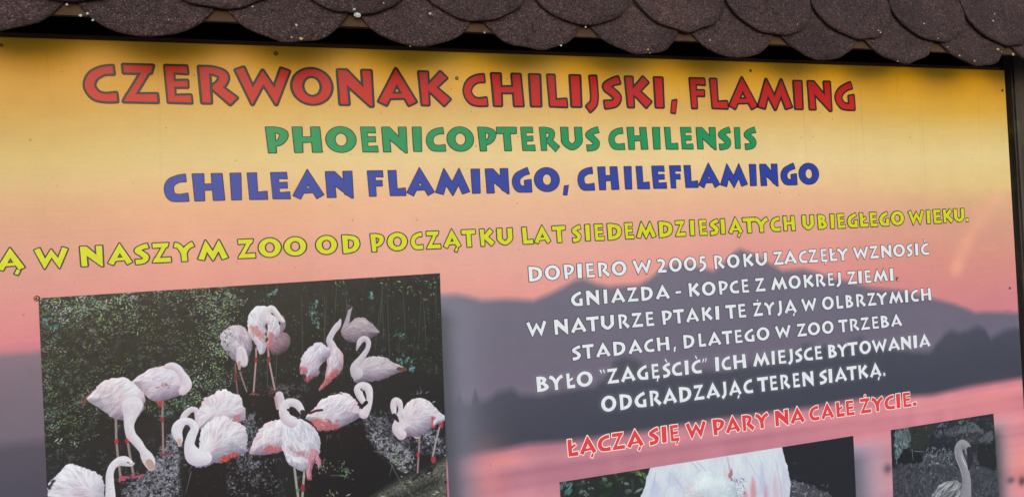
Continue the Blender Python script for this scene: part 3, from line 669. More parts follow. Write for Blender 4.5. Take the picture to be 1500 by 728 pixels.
# teal water glimpsed behind the leaves
for (x, y, a, b) in ((64, 442, 9, 7), (72, 458, 12, 10), (66, 470, 7, 9), (80, 478, 9, 5), (100, 450, 10, 5), (112, 459, 9, 4), (138, 441, 6, 3), (84, 492, 4, 3), (460, 452, 5, 13), (462, 470, 9, 8), (455, 462, 4, 14), (587, 491, 6, 4), (596, 527, 7, 7), (586, 531, 5, 8), (603, 540, 4, 6), (400, 431, 5, 5), (545, 432, 4, 4), (250, 612, 14, 8), (243, 600, 8, 8), (262, 590, 9, 5), (240, 625, 9, 6), (75, 690, 6, 8), (85, 684, 7, 5)):
    for k in range(9):
        q = p1.T([(x+rng.normal()*a*.6, y+rng.normal()*b*.6)])[0]
        p1.dab(q[0], q[1], rng.uniform(2.5, 5.5)*p1.S, rng.uniform(1.4, 3)*p1.S, rng.uniform(0, 3), TE[rng.integers(4)], .8)
LF = [(92, 112, 92), (76, 98, 82), (108, 124, 88), (70, 86, 78), (128, 140, 116), (140, 150, 140)]
p1.scatter(900, 58, 350, 408, 640, GR, (2.5, 6), (1, 2.6), (.25, .62), 1, .34, mask=bush)
p1.scatter(500, 58, 340, 408, 640, DK, (3, 8), (1.2, 3), (.5, 1), mask=bush)
def spray(x, y, g, pal, n, L):
    """a leafy twig: leaves set alternately along a bent stem, each with a lit and a dark half"""
    a = rng.uniform(-.7, .9)+(math.pi if rng.random() < .4 else 0); bend = rng.normal()*.10; col0 = np.array(pal[rng.integers(len(pal))], float)
    for k in range(n):
        q = p1.T([(x, y)])[0]; side_ = 1 if k % 2 else -1; la = a+side_*rng.uniform(.5, 1.0)
        l = L*rng.uniform(.7, 1.2)*p1.S; cx, cy = q[0]+math.cos(la)*l*.8, q[1]+math.sin(la)*l*.8
        c_ = col0*g*rng.uniform(.72, 1.2)
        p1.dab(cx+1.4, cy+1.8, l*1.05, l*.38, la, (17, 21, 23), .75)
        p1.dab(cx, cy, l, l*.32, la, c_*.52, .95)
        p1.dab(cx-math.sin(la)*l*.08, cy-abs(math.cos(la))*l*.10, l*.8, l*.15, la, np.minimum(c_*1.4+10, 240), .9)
        x += math.cos(a)*L*.85; y += math.sin(a)*L*.85; a += bend
for k in range(1250):
    x, y = rng.uniform(56, 352), rng.uniform(404, 650)
    if not bush(x, y): continue
    b = lm(x, y); 
    if rng.random() > b*1.15+.05: continue
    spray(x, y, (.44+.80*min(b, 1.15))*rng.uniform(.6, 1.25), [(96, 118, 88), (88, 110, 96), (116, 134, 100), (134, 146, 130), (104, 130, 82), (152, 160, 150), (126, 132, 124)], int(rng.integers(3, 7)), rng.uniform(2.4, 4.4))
p1.scatter(120, 60, 345, 424, 600, BR[:2], (1.4, 3.0), (.5, 1.0), (.5, 1), 1, .5, lm=lm)
p1.scatter(300, 58, 345, 425, 640, [(176, 184, 182), (150, 168, 160), (200, 202, 206)], (.7, 1.8), (.4, .9), (.6, 1), 1, .42, lm=lm)
p1.scatter(60, 58, 340, 425, 690, [(176, 184, 182), (150, 168, 160)], (.7, 1.6), (.5, .9), (.5, 1), 1, .5)
p1.scatter(300, 58, 130, 540, 700, GR+TE, (1.4, 4), (.6, 1.2), (.3, .9), 1, .5)
p1.scatter(420, 345, 648, 404, 556, GR[:4]+TE[:1], (2, 6), (.4, 1.0), (.25, .7), 1, .47, ang=1.45)
p1.scatter(300, 345, 648, 404, 556, DK, (4, 12), (.8, 2.2), (.6, 1), ang=1.5)
p1.scatter(260, 345, 648, 404, 556, [(130, 150, 130), (96, 130, 110), (164, 172, 168), (112, 140, 100), (104, 156, 142)], (.8, 2.8), (.4, .9), (.5, 1), 1, .52, ang=1.1)
for k in range(46):
    x = rng.uniform(350, 646); y0 = rng.uniform(404, 440); y1 = y0+rng.uniform(50, 130); b = rng.normal()*8
    p1.line(p1.T([(x, y0), (x+b*.5, (y0+y1)/2), (x+b, min(y1, 556))]), [.8, 1.3, .7], (20, 24, 26) if k % 3 else (62, 74, 66), 1.4)
for k in range(120):
    x, y = rng.uniform(560, 648), rng.uniform(490, 562); q = p1.T([(x, y)])[0]
    p1.dab(q[0], q[1], rng.uniform(2, 6)*p1.S, .55*p1.S, rng.choice([.2, -.5, 1.4, 1.1]), [(96, 108, 92), (120, 128, 112), (60, 96, 84)][rng.integers(3)], rng.uniform(.3, .8))
for k in range(260):
    x, y = rng.uniform(232, 285), rng.uniform(575, 640); q = p1.T([(x, y)])[0]
    p1.dab(q[0], q[1], rng.uniform(1.5, 3.4)*p1.S, rng.uniform(.7, 1.4)*p1.S, rng.uniform(0, 3), [(64, 100, 86), (90, 134, 118), (30, 44, 42), (46, 70, 62), (120, 146, 132)][rng.integers(5)], rng.uniform(.4, .9))
for (x, y, n_) in ((108, 440, 16), (154, 466, 18), (146, 447, 14), (172, 434, 12), (330, 432, 20), (335, 438, 14), (300, 440, 10), (146, 497, 8), (76, 462, 8), (308, 450, 14), (322, 470, 14), (316, 500, 12), (330, 520, 12), (500, 410, 6), (560, 410, 5), (590, 425, 10), (632, 410, 12), (625, 430, 8)):
    for k in range(n_):
        q = p1.T([(x+rng.normal()*9, y+rng.normal()*6)])[0]; p1.dab(q[0], q[1], rng.uniform(2, 4.5)*p1.S, rng.uniform(.6, 1.4)*p1.S, rng.uniform(0, 3), BR[rng.integers(5)], rng.uniform(.5, 1))
for (x, y, r) in ((124, 449, 8), (152, 450, 5), (195, 435, 5), (232, 426, 4), (134, 484, 5)):   # pale seed heads
    for k in range(22):
        q = p1.T([(x+rng.normal()*r*.5, y+rng.normal()*r*.35)])[0]; p1.dab(q[0], q[1], rng.uniform(.8, 2)*p1.S, rng.uniform(.5, 1.1)*p1.S, rng.uniform(0, 3), (158, 152, 162), .6)
# ground, mounds and rocks
def ground(pts, col, al=.9): p1.patch((0, 0, 1), pts, col, 8, al)
ground([(60, 690), (120, 650), (200, 628), (260, 604), (350, 570), (440, 580), (520, 560), (655, 560), (660, 780), (60, 780)], (30, 32, 38), .85)
ground([(355, 575), (385, 570), (425, 568), (440, 590), (440, 610), (400, 625), (370, 640), (350, 610)], (24, 24, 30))
ground([(470, 625), (500, 612), (540, 610), (556, 640), (580, 700), (560, 728), (460, 728), (440, 660)], (22, 23, 29))
ground([(282, 655), (330, 655), (370, 640), (400, 670), (400, 760), (280, 760)], (20, 21, 27))
RK = [(150, 148, 162), (120, 118, 132), (186, 184, 198), (96, 96, 110), (74, 72, 84)]
p1.scatter(650, 178, 262, 655, 740, RK, (1, 4), (.6, 1.8), (.5, 1), 1, .40, mask=lambda x, y: y > 720-(x-178)*.85 and x < 286-(y-655)*.12)
p1.scatter(260, 220, 262, 640, 700, RK, (1, 3.5), (.6, 1.4), (.5, 1), ang=-.8, mask=lambda x, y: abs((y-675)+(x-240)*.9) < 22)
p1.scatter(90, 375, 452, 560, 578, RK[3:], (1.5, 4), (.6, 1.4), (.3, .8))
p1.scatter(360, 345, 372, 610, 690, RK, (1.4, 4.5), (.4, .9), (.3, .9), ang=1.2)
p1.scatter(110, 330, 420, 660, 740, RK, (1, 3.4), (.5, 1), (.2, .7), 1, .5, ang=.8)
p1.scatter(620, 536, 600, 610, 690, RK, (2.0, 6), (.35, .95), (.3, .95), 1, .42, ang=.7, mask=lambda x, y: y > 598+(x-536)*.55 and y < 640+(x-536)*1.0)
p1.scatter(150, 555, 655, 600, 645, RK[1:], (1.2, 3.6), (.4, 1), (.25, .7), 1, .48)
p1.scatter(70, 612, 655, 628, 668, RK, (1.5, 4), (.6, 1.4), (.3, .9), 1, .5)
p1.scatter(150, 60, 660, 600, 728, [(120, 122, 132), (90, 94, 100)], (.6, 1.5), (.4, .8), (.3, .9))
def rocky(pts, col, thr=.5, cell=3.0, al=.9, soft=16):
    P = spline(p1.T(pts), True, 4); w = p1.win(P, soft); 
    X, Y = np.meshgrid(np.arange(w[0], w[1])+.5, np.arange(w[2], w[3])+.5); hh, ww = X.shape
    n_ = .42*vnoise(hh, ww, cell*p1.S)+.33*vnoise(hh, ww, cell*.45*p1.S)+.25*vnoise(hh, ww, cell*3*p1.S)
    m_ = np.clip((n_-thr)*9, 0, 1)*np.clip(.5-poly_sdf(X, Y, P)/soft, 0, 1)*al
    c_ = np.array(col, np.float32)*(.55+.9*vnoise(hh, ww, 1.6*p1.S))[..., None]
    p1.blend(w, m_.astype(np.float32), c_)
ROCKS = [([(246, 636), (266, 648), (262, 690), (258, 745), (184, 745), (205, 705), (228, 672)], (136, 134, 148), .47), ([(180, 700), (215, 690), (240, 730), (190, 745)], (120, 118, 132), .5),
 ([(352, 612), (372, 604), (386, 622), (372, 650), (358, 640)], (118, 116, 128), .48), ([(338, 672), (376, 655), (384, 690), (362, 730), (336, 730)], (112, 110, 122), .55),
 ([(534, 612), (550, 608), (572, 640), (606, 664), (604, 690), (570, 676), (546, 650)], (150, 146, 154), .46), ([(548, 600), (600, 612), (650, 640), (655, 664), (610, 660), (560, 630)], (92, 92, 106), .52),
 ([(392, 566), (428, 566), (444, 590), (430, 600), (400, 584)], (88, 84, 88), .5), ([(456, 622), (500, 610), (536, 606), (545, 620), (500, 624)], (70, 68, 78), .5),
 ([(620, 636), (640, 632), (648, 660), (630, 660)], (150, 152, 166), .45), ([(360, 700), (400, 690), (420, 740), (350, 745)], (92, 92, 100), .56), ([(60, 650), (120, 660), (180, 650), (230, 640), (180, 700), (60, 700)], (60, 62, 70), .56)]
for P_, c_, t_ in ROCKS: rocky(P_, c_, t_)
rocky([(516, 752), (580, 706), (622, 690), (672, 672), (680, 800), (510, 800)], (104, 104, 94), .26, 6, .85, 26)
rocky([(545, 745), (600, 716), (636, 700), (640, 712), (600, 730), (570, 750)], (34, 36, 40), .3, 5, .8, 30)
p1.scatter(130, 530, 660, 676, 745, [(110, 112, 96), (60, 62, 58), (96, 100, 88), (130, 134, 118)], (2, 8), (.4, 1), (.2, .7), ang=-.35, mask=lambda x, y: y > 742-(x-528)*.5)
for (x, y, l) in ((594, 691, 4), (628, 692, 4), (640, 720, 5), (636, 723, 3), (600, 705, 3), (649, 695, 2), (652, 666, 3), (635, 588, 4), (560, 726, 4), (510, 724, 5), (504, 729, 5), (588, 697, 2)):
    q = p1.T([(x, y)])[0]; p1.dab(q[0], q[1], l*p1.S, 1.3*p1.S, rng.uniform(-.6, .3), (196, 200, 204), .85)
for a, b in (((572, 678), (588, 708)), ((575, 680), (570, 696)), ((548, 660), (610, 672)), ((508, 697), (483, 695)), ((280, 690), (272, 722)), ((288, 672), (276, 690))):
    p1.line(p1.T([a, b]), [1.1, .6], (128, 126, 124), 1.3)
for (x, y, n_) in ((474, 683, 18), (508, 692, 22), (487, 722, 12), (580, 673, 14), (500, 684, 12), (585, 676, 8)):   # little green sprigs
    for k in range(n_):
        q = p1.T([(x+rng.normal()*5, y+rng.normal()*5)])[0]; p1.dab(q[0], q[1], rng.uniform(1.6, 3.6)*p1.S, rng.uniform(.6, 1.2)*p1.S, rng.uniform(.2, 2.4), [(136, 154, 116), (102, 128, 90), (170, 180, 150), (84, 120, 90)][rng.integers(4)], .85)

c2 = (110, 510, 7.28); c3 = (50, 590, 5.275); c4 = (230, 550, 4.853); c5 = (310, 430, 4.282); c6 = (420, 430, 4.284); c7 = (360, 540, 3.87); c8 = (500, 560, 4.333)
GY_ = (196, 184, 196)
# ten: upright sitting bird at the back
p1.neck(c6, [(372, 235, 70), (372, 205, 44), (382, 160, 30), (392, 118, 24), (396, 88, 34)], (190, 176, 190), 10, (140, 124, 142))
p1.body(c6, [(345, 225), (385, 195), (440, 152), (500, 158), (550, 205), (580, 245), (540, 272), (480, 295), (420, 306), (370, 290), (347, 260)], (190, 174, 184), (146, 124, 138), 10, .35, 70, 24, 1.6, (208, 194, 202), (122, 104, 120))
p1.neck(c6, [(395, 82, 28), (383, 92, 22), (378, 100, 14)], (70, 62, 72), 10, (30, 26, 34))
# eight: dim bird behind the tall one
p1.ln(c5, [(350, 380), (349, 580)], 6, (74, 72, 80)); p1.ln(c5, [(410, 380), (400, 580)], 6, (70, 68, 76))
p1.neck(c5, [(440, 150, 30), (448, 185, 34), (440, 215, 40), (415, 240, 40)], (156, 142, 152), 8, (96, 84, 98))
p1.body(c5, [(372, 300), (405, 262), (450, 240), (488, 268), (492, 318), (455, 368), (400, 386), (368, 355)], (170, 138, 150), (120, 88, 102), 8, .5, 26, 20, 1, (180, 148, 158), (104, 78, 92))
# seven: tall bird seen from behind with its head tucked
p1.ln(c5, [(280, 340), (278, 420), (262, 630)], 11, (188, 150, 152), 7); p1.ln(c5, [(352, 330), (362, 430), (398, 610)], 11, (192, 156, 156), 7)
p1.knot(c5, 278, 415, 10, 19, (150, 52, 60), 7); p1.knot(c5, 360, 412, 10, 20, (142, 50, 58), 7)
p1.ln(c5, [(240, 632), (262, 620), (290, 634)], 12, (128, 56, 72), 7); p1.ln(c5, [(378, 622), (398, 608), (412, 618)], 12, (120, 52, 68), 7)
p1.body(c5, [(345, 140), (375, 130), (415, 160), (432, 220), (425, 262), (400, 290), (372, 315), (350, 335), (345, 280), (350, 200)], (240, 236, 244), PK, 7, 1.7, 44, 26, 1.4)
p1.patch(c5, [(360, 240), (385, 250), (388, 290), (362, 345), (350, 372), (344, 350), (352, 300)], (198, 104, 112), 5, .8, 7)
p1.body(c5, [(225, 180), (240, 118), (278, 82), (320, 76), (350, 90), (352, 140), (345, 200), (350, 270), (340, 340), (325, 380), (303, 380), (285, 335), (250, 275), (228, 230)], W1, (228, 214, 224), 7, 1.3, 90, 30, 1.6)
p1.patch(c5, [(245, 208), (290, 215), (330, 262), (338, 300), (300, 282), (262, 250)], (204, 122, 126), 9, .7, 7); p1.scatter(50, 370, 390, 478, 502, [(226, 200, 208), (150, 90, 100)], (2, 4), (.4, .7), (.4, .8), ang=1.0)
p1.patch(c5, [(338, 190), (352, 205), (350, 250), (346, 296), (338, 250)], (36, 30, 40), 4, .9)
p1.neck(c5, [(345, 165, 46), (350, 118, 50), (375, 92, 42), (405, 122, 38), (436, 164, 32), (450, 172, 20)], (240, 232, 238), 7, (176, 150, 162))
# six: bird bending down at the bush, partly behind leaves
p1.ln(c5, [(148, 440), (152, 520), (164, 630)], 9, (140, 96, 104), 6); p1.ln(c5, [(178, 490), (198, 550), (220, 612)], 9, (150, 132, 134), 6); p1.knot(c5, 152, 522, 11, 24, (116, 46, 54), 6)
p1.body(c5, [(55, 262), (98, 216), (150, 198), (205, 212), (246, 270), (256, 330), (236, 395), (212, 455), (175, 450), (135, 410), (90, 365), (60, 315)], (232, 224, 234), (150, 128, 146), 6, 1.1, 80, 26, 1.6, (240, 232, 240), (150, 132, 152))
p1.neck(c5, [(205, 440, 40), (208, 400, 36), (186, 350, 46), (176, 385, 44), (174, 425, 34), (174, 470, 14)], (234, 224, 234), 6, (170, 150, 168)); p1.ln(c5, [(173, 430), (174, 470)], 18, (196, 148, 136), 6)
p1.scatter(60, 312, 338, 470, 520, GR+BR[2:], (1.8, 3.6), (.6, 1.3), (.7, 1))
# nine: two-lobed bird with raised neck
p1.neck(c6, [(290, 345, 60), (280, 320, 54), (268, 288, 44), (290, 240, 40), (316, 205, 44), (330, 182, 28), (337, 162, 12)], (226, 214, 224), 9, (164, 146, 166))
p1.body(c6, [(250, 410), (272, 348), (318, 338), (352, 378), (360, 430), (345, 485), (300, 520), (262, 560), (212, 606), (206, 592), (235, 540), (246, 480)], (226, 218, 232), (200, 120, 126), 9, 1.75, 60, 28, 1.8)
p1.patch(c6, [(300, 480), (330, 492), (300, 524), (258, 562), (212, 606), (228, 560), (262, 500)], (196, 92, 96), 9, .75, 9)
p1.body(c6, [(84, 462), (98, 392), (130, 342), (190, 304), (240, 318), (272, 350), (262, 402), (232, 432), (216, 484), (192, 518), (150, 524), (122, 545), (116, 512), (90, 500)], (232, 226, 240), (206, 186, 204), 9, 2.2, 90, 26, 2.6)
p1.patch(c6, [(84, 455), (120, 468), (118, 510), (88, 498)], (188, 92, 106), 8, .7, 9); p1.patch(c6, [(118, 520), (188, 514), (160, 532), (124, 556)], (170, 78, 92), 7, .75, 9)
p1.patch(c6, [(202, 465), (245, 428), (252, 455), (228, 492), (200, 488)], (28, 24, 32), 4, .95)
# eleven: pale sitting bird, head turned left
p1.body(c6, [(410, 500), (420, 448), (470, 420), (530, 392), (600, 396), (670, 430), (742, 470), (700, 497), (640, 522), (560, 546), (480, 553), (428, 552)], (212, 202, 212), (170, 152, 166), 11, .25, 110, 28, 2.0, (230, 222, 230), (150, 134, 150), fan=(430, 480))
p1.ln(c6, [(700, 470), (742, 474)], 26, (104, 72, 62), 11)
p1.neck(c6, [(440, 500, 84), (430, 460, 66), (468, 405, 46), (505, 348, 34), (512, 305, 36), (490, 282, 40), (462, 296, 40), (448, 325, 26), (440, 350, 10)], (222, 212, 222), 11, (168, 150, 166)); p1.ln(c6, [(448, 328), (439, 352)], 12, (196, 180, 184), 11)
# two: sleeping bird on one leg
p1.ln(c4, [(40, 170), (40, 310), (46, 560)], 13, (168, 130, 128), 2); p1.knot(c4, 39, 311, 14, 18, (150, 52, 66), 2); p1.ln(c4, [(30, 560), (60, 556), (108, 548)], 16, (134, 60, 84), 2)
p1.patch(c2, [(862, 540), (930, 540), (935, 590), (890, 608)], (192, 62, 66), 5, .9, 2)
p1.body(c2, [(608, 352), (700, 280), (800, 215), (900, 190), (975, 185), (1035, 200), (1100, 220), (1165, 300), (1225, 345), (1242, 405), (1215, 462), (1120, 500), (1000, 538), (900, 566), (800, 545), (745, 490), (690, 420)], (232, 226, 240), (218, 178, 190), 2, 2.7, 100, 34, 1.0, (242, 238, 248), (170, 158, 188))
p1.neck(c2, [(985, 190, 60), (1035, 185, 76), (1095, 215, 80), (1140, 275, 80), (1175, 330, 96), (1190, 395, 108), (1150, 455, 90)], (236, 226, 238), 2, (206, 166, 182))
p1.scatter(26, 228, 250, 560, 568, [(120, 70, 66), (160, 110, 110)], (1.2, 3), (.4, .8), (.4, .9), ang=-.5)
# one: bird stretching its neck down
p1.ln(c3, [(632, 110), (636, 290), (650, 430), (668, 565)], 17, (160, 140, 134), 1); p1.ln(c3, [(712, 200), (722, 290), (746, 432), (768, 550)], 17, (158, 138, 134), 1)
p1.knot(c3, 637, 296, 16, 19, (186, 52, 54), 1); p1.knot(c3, 720, 288, 16, 22, (176, 50, 54), 1)
p1.ln(c3, [(660, 600), (668, 570), (728, 572)], 18, (188, 84, 112), 1); p1.ln(c3, [(765, 545), (770, 572), (840, 554)], 18, (184, 80, 108), 1); p1.ln(c3, [(668, 590), (700, 590)], 18, (188, 84, 112), 1)
p1.ln(c2, [(180, 470), (120, 520), (90, 600)], 26, (128, 70, 66), 1)
p1.body(c2, [(132, 520), (195, 462), (250, 385), (340, 330), (450, 312), (560, 325), (640, 385), (712, 445), (745, 520), (742, 600), (705, 690), (640, 745), (520, 760), (400, 745), (345, 700), (290, 655), (215, 610), (155, 565)], (240, 236, 243), (206, 180, 192), 1, 2.5, 130, 34, 1.5, (247, 244, 250), (172, 158, 178))
p1.neck(c3, [(760, 20, 150), (748, 90, 104), (735, 170, 72), (750, 245, 70), (800, 305, 66), (842, 365, 58), (872, 415, 86), (892, 455, 82), (905, 492, 56)], (238, 230, 238), 1, (200, 178, 194))
p1.ln(c3, [(888, 455), (908, 486)], 50, (196, 160, 148), 1)
# four and five: pair preening on the mound
p1.neck(c4, [(300, 345, 60), (285, 290, 34), (278, 245, 38), (240, 242, 44), (200, 275, 46), (180, 320, 46)], (234, 224, 234), 4, (190, 160, 176))
p1.body(c4, [(290, 345), (296, 250), (318, 180), (380, 130), (480, 100), (560, 128), (610, 190), (628, 265), (602, 326), (500, 362), (320, 380)], (242, 236, 244), (222, 196, 210), 4, 1.3, 150, 32, 3.4, fan=(430, 250))
p1.patch(c4, [(545, 290), (590, 270), (596, 322), (560, 330)], (206, 120, 134), 5, .8)
p1.body(c4, [(262, 640), (290, 540), (300, 440), (332, 352), (400, 312), (430, 286), (500, 292), (580, 340), (632, 382), (646, 460), (636, 540), (560, 566), (480, 606), (400, 626), (330, 652)], (246, 244, 250), (222, 206, 220), 5, 1.0, 220, 36, 3.4, fan=(330, 560))
p1.patch(c4, [(440, 604), (485, 566), (560, 546), (592, 562), (520, 592), (470, 614)], (200, 74, 66), 6, .9, 5)
p1.neck(c4, [(340, 585, 100), (270, 575, 120), (232, 500, 74), (246, 430, 66), (268, 375, 58), (240, 330, 52), (190, 325, 58), (152, 358, 76), (142, 405, 72), (160, 455, 46), (163, 495, 16)], (244, 238, 245), 5, (196, 182, 204)); p1.ln(c4, [(158, 455), (163, 490)], 26, (214, 178, 172), 5)
# thirteen: body left of the standing bird, and the small head above it
p1.neck(c7, [(190, 148, 46), (200, 185, 40), (182, 222, 20)], (228, 212, 224), 14, (196, 160, 176)); p1.ln(c7, [(168, 160), (178, 215)], 16, (206, 160, 170), 14)
p1.body(c7, [(20, 455), (60, 372), (110, 312), (170, 290), (235, 288), (260, 340), (245, 420), (190, 470), (100, 486), (40, 488)], (240, 232, 241), (222, 180, 196), 13, 2.2, 130, 34, 2.2)
p1.patch(c7, [(105, 452), (150, 432), (205, 450), (190, 470), (120, 474)], (204, 92, 100), 9, .7, 13)
# twelve: preening on the dark mound
p1.body(c7, [(340, 275), (380, 230), (430, 175), (500, 136), (560, 132), (612, 170), (645, 215), (676, 262), (640, 280), (585, 308), (545, 332), (480, 345), (412, 346), (384, 312)], (242, 236, 245), (216, 188, 206), 12, 2.6, 150, 38, 2.4)
p1.patch(c7, [(372, 292), (425, 284), (470, 300), (522, 318), (518, 344), (412, 346), (388, 320)], (206, 92, 92), 9, .72)
p1.scatter(26, 462, 494, 612, 626, [(226, 196, 206), (180, 60, 62)], (2, 4), (.5, 1), (.4, .8), ang=.5)
p1.ln(c7, [(362, 250), (400, 236), (432, 232)], 14, (72, 30, 36)); p1.ln(c7, [(440, 165), (470, 148), (520, 138)], 9, (40, 34, 42)); p1.ln(c7, [(520, 134), (545, 142)], 5, (40, 34, 42))
p1.neck(c7, [(670, 255, 60), (692, 215, 44), (702, 165, 40), (694, 112, 50), (664, 96, 52), (636, 112, 50), (646, 150, 46), (668, 188, 36)], (240, 228, 236), 12, (192, 170, 186)); p1.neck(c7, [(682, 190, 24), (668, 204, 22), (648, 218, 14)], (36, 32, 38), 12, (20, 18, 24)); p1.ln(c7, [(653, 114), (656, 120)], 9, (40, 34, 42))
# fourteen: standing in front
p1.ln(c7, [(276, 560), (290, 680), (298, 728)], 14, (176, 164, 152), 14); p1.ln(c7, [(332, 575), (325, 660), (320, 740)], 14, (178, 160, 150), 14)
p1.knot(c7, 323, 674, 13, 24, (158, 48, 62), 14); p1.knot(c7, 295, 686, 11, 13, (88, 140, 126), 14)
p1.body(c7, [(205, 370), (222, 312), (270, 288), (330, 290), (392, 338), (422, 400), (420, 470), (395, 510), (355, 560), (330, 578), (285, 562), (240, 530), (212, 475)], (228, 226, 240), (222, 206, 220), 14, 1.35, 170, 36, 1.8, (248, 247, 252), (160, 154, 184))
p1.patch(c7, [(240, 440), (300, 470), (335, 450), (330, 490), (280, 482)], (182, 128, 132), 6, .7)
p1.body(c7, [(352, 470), (372, 446), (402, 460), (418, 500), (428, 545), (414, 560), (392, 532), (374, 572), (372, 628), (348, 620), (344, 560), (350, 510)], (224, 176, 190), (190, 92, 112), 14, 1.5, 40, 26, 1.2, (238, 206, 216), (166, 70, 88))
p1.body(c7, [(215, 450), (260, 490), (320, 500), (352, 520), (350, 560), (326, 580), (285, 562), (240, 530)], (236, 232, 242), (214, 202, 216), 14, 1.5, 60, 18, 1.6)
p1.neck(c7, [(262, 300, 70), (226, 275, 62), (216, 230, 58), (240, 192, 52), (285, 196, 50), (312, 228, 40), (322, 248, 30)], (240, 230, 238), 14, (196, 168, 188)); p1.neck(c7, [(322, 244, 28), (332, 266, 24), (330, 284, 10)], (48, 44, 52), 14, (24, 22, 28)); p1.ln(c7, [(238, 230), (246, 236)], 12, (40, 36, 44))
# fifteen: standing at the right
p1.ln(c8, [(497, 330), (490, 450), (483, 570)], 13, (166, 132, 134), 15); p1.ln(c8, [(622, 282), (600, 370), (578, 470)], 13, (176, 164, 166), 15)
p1.knot(c8, 486, 457, 12, 20, (178, 66, 82), 15); p1.knot(c8, 584, 488, 18, 27, (170, 60, 80), 15)
p1.neck(c8, [(470, 300, 80), (480, 335, 50)], (214, 196, 206), 15)
p1.body(c8, [(327, 300), (368, 245), (392, 165), (430, 118), (480, 98), (545, 112), (600, 160), (640, 202), (656, 225), (642, 246), (592, 262), (556, 302), (500, 338), (430, 342), (372, 350), (336, 318)], (240, 233, 241), (208, 184, 198), 15, .5, 150, 34, 1.3, (246, 240, 248), (168, 150, 170), fan=(400, 250))
p1.patch(c8, [(568, 232), (586, 212), (598, 270), (576, 284)], (206, 84, 104), 5, .9, 15); p1.patch(c8, [(620, 250), (644, 250), (640, 286), (622, 282)], (190, 64, 88), 5, .9, 15)
p1.body(c8, [(585, 240), (620, 210), (655, 205), (656, 240), (620, 258), (590, 272)], (238, 234, 242), (214, 200, 212), 15, -.5, 20, 16, 1.4)
p1.neck(c8, [(380, 330, 74), (348, 290, 62), (360, 225, 40), (375, 175, 34), (368, 128, 44), (342, 118, 54), (330, 150, 46), (334, 185, 36), (337, 202, 26)], (238, 226, 234), 15, (196, 166, 180)); p1.neck(c8, [(334, 206, 26), (346, 222, 28), (360, 244, 14)], (44, 40, 46), 15, (22, 20, 26))
# three: the nearest bird at bottom left
p1.body(c3, [(106, 650), (128, 590), (196, 532), (262, 472), (340, 478), (400, 502), (480, 530), (532, 598), (544, 680), (534, 770), (400, 860), (220, 860), (112, 770)], (242, 240, 248), (222, 206, 222), 3, 2.5, 200, 40, 2.4, fan=(470, 700))
p1.patch(c3, [(112, 640), (150, 596), (166, 610), (130, 650), (114, 668)], (44, 40, 52), 4, .95)
p1.neck(c3, [(588, 800, 84), (590, 700, 70), (586, 620, 60), (586, 550, 54), (606, 490, 54), (650, 452, 64), (692, 446, 78), (728, 458, 60), (752, 470, 34), (772, 464, 12)], (242, 236, 244), 3, (196, 182, 200)); p1.ln(c3, [(722, 456), (734, 460)], 9, (90, 80, 96)); p1.ln(c3, [(738, 472), (770, 466)], 8, (200, 176, 176))

# second picture: close white plumage, leaves left, dark right
p2 = Pic(.452, 1.085, -.62, -.384, 1900); p2.setview(1030, 690)
p2.a[:] = (38, 41, 48)
K1 = (810, 630, 7.43); K2 = (1000, 630, 5.77)
p2.patch((0, 0, 1), [(815, 700), (880, 690), (960, 678), (975, 690), (955, 800), (810, 800)], (40, 48, 46), 6, .9)
p2.scatter(110, 818, 960, 668, 760, [(46, 62, 56), (60, 78, 66), (30, 38, 38), (78, 98, 72)], (3, 8), (1.2, 3.2), (.4, .9))
for (x, y, a, l, w_, col) in ((822, 712, -1.0, 7, 3, (96, 150, 148)), (832, 718, -1.0, 9, 3.4, (84, 142, 134)), (836, 709, -1.0, 6, 2.6, (110, 158, 154)), (827, 707, -.9, 5, 2, (120, 160, 160)), (852, 718, -.7, 6, 1.6, (132, 150, 150)), (857, 722, .9, 5, 1.5, (150, 162, 160)), (855, 704, .2, 3, 1.8, (140, 140, 146)), (886, 700, -.2, 6, 3, (90, 128, 120)), (890, 708, .8, 6, 3, (70, 106, 70)), (940, 692, .6, 7, 3, (128, 156, 96)), (930, 690, .2, 5, 2, (104, 132, 84)), (946, 698, 1, 5, 1.6, (140, 164, 112)), (914, 708, 1.2, 4, 2.4, (158, 164, 166)), (920, 718, .5, 7, 1.5, (130, 140, 140)), (936, 716, -.3, 9, 2.2, (150, 156, 154)), (862, 714, .9, 4, 1.2, (150, 160, 156))):
    q = p2.T([(x, y)])[0]
    for k in range(5): p2.dab(q[0]+rng.normal()*2.4*p2.S, q[1]+rng.normal()*1.6*p2.S, l*p2.S*.6, w_*p2.S*.55, a+rng.normal()*.3, np.array(col)*rng.uniform(.75, 1.1), .7)
p2.scatter(50, 1158, 1215, 706, 760, RK, (1.4, 4), (.4, 1), (.5, 1)); p2.patch(K2, [(900, 440), (1000, 435), (1100, 480), (1240, 540), (1260, 640), (900, 640)], (84, 82, 92), 6, .85)
p2.scatter(260, 1156, 1216, 706, 765, [(196, 194, 206), (120, 116, 126), (150, 148, 160), (66, 62, 70)], (1, 4), (.4, .9), (.5, 1), mask=lambda x, y: y > 702+(x-1156)*.28)
p2.body((0, 0, 1), [(938, 728), (944, 710), (950, 690), (958, 670), (960, 640), (1140, 620), (1145, 655), (1152, 680), (1158, 705), (1156, 728), (1150, 790), (930, 790)], (240, 245, 250), (206, 208, 234), 1, 1.5, 1100, 46, 1.6, (250, 252, 255), (196, 194, 224), fan=(1060, 500), al=.26, wd=1.6, smooth=False, shade=0)
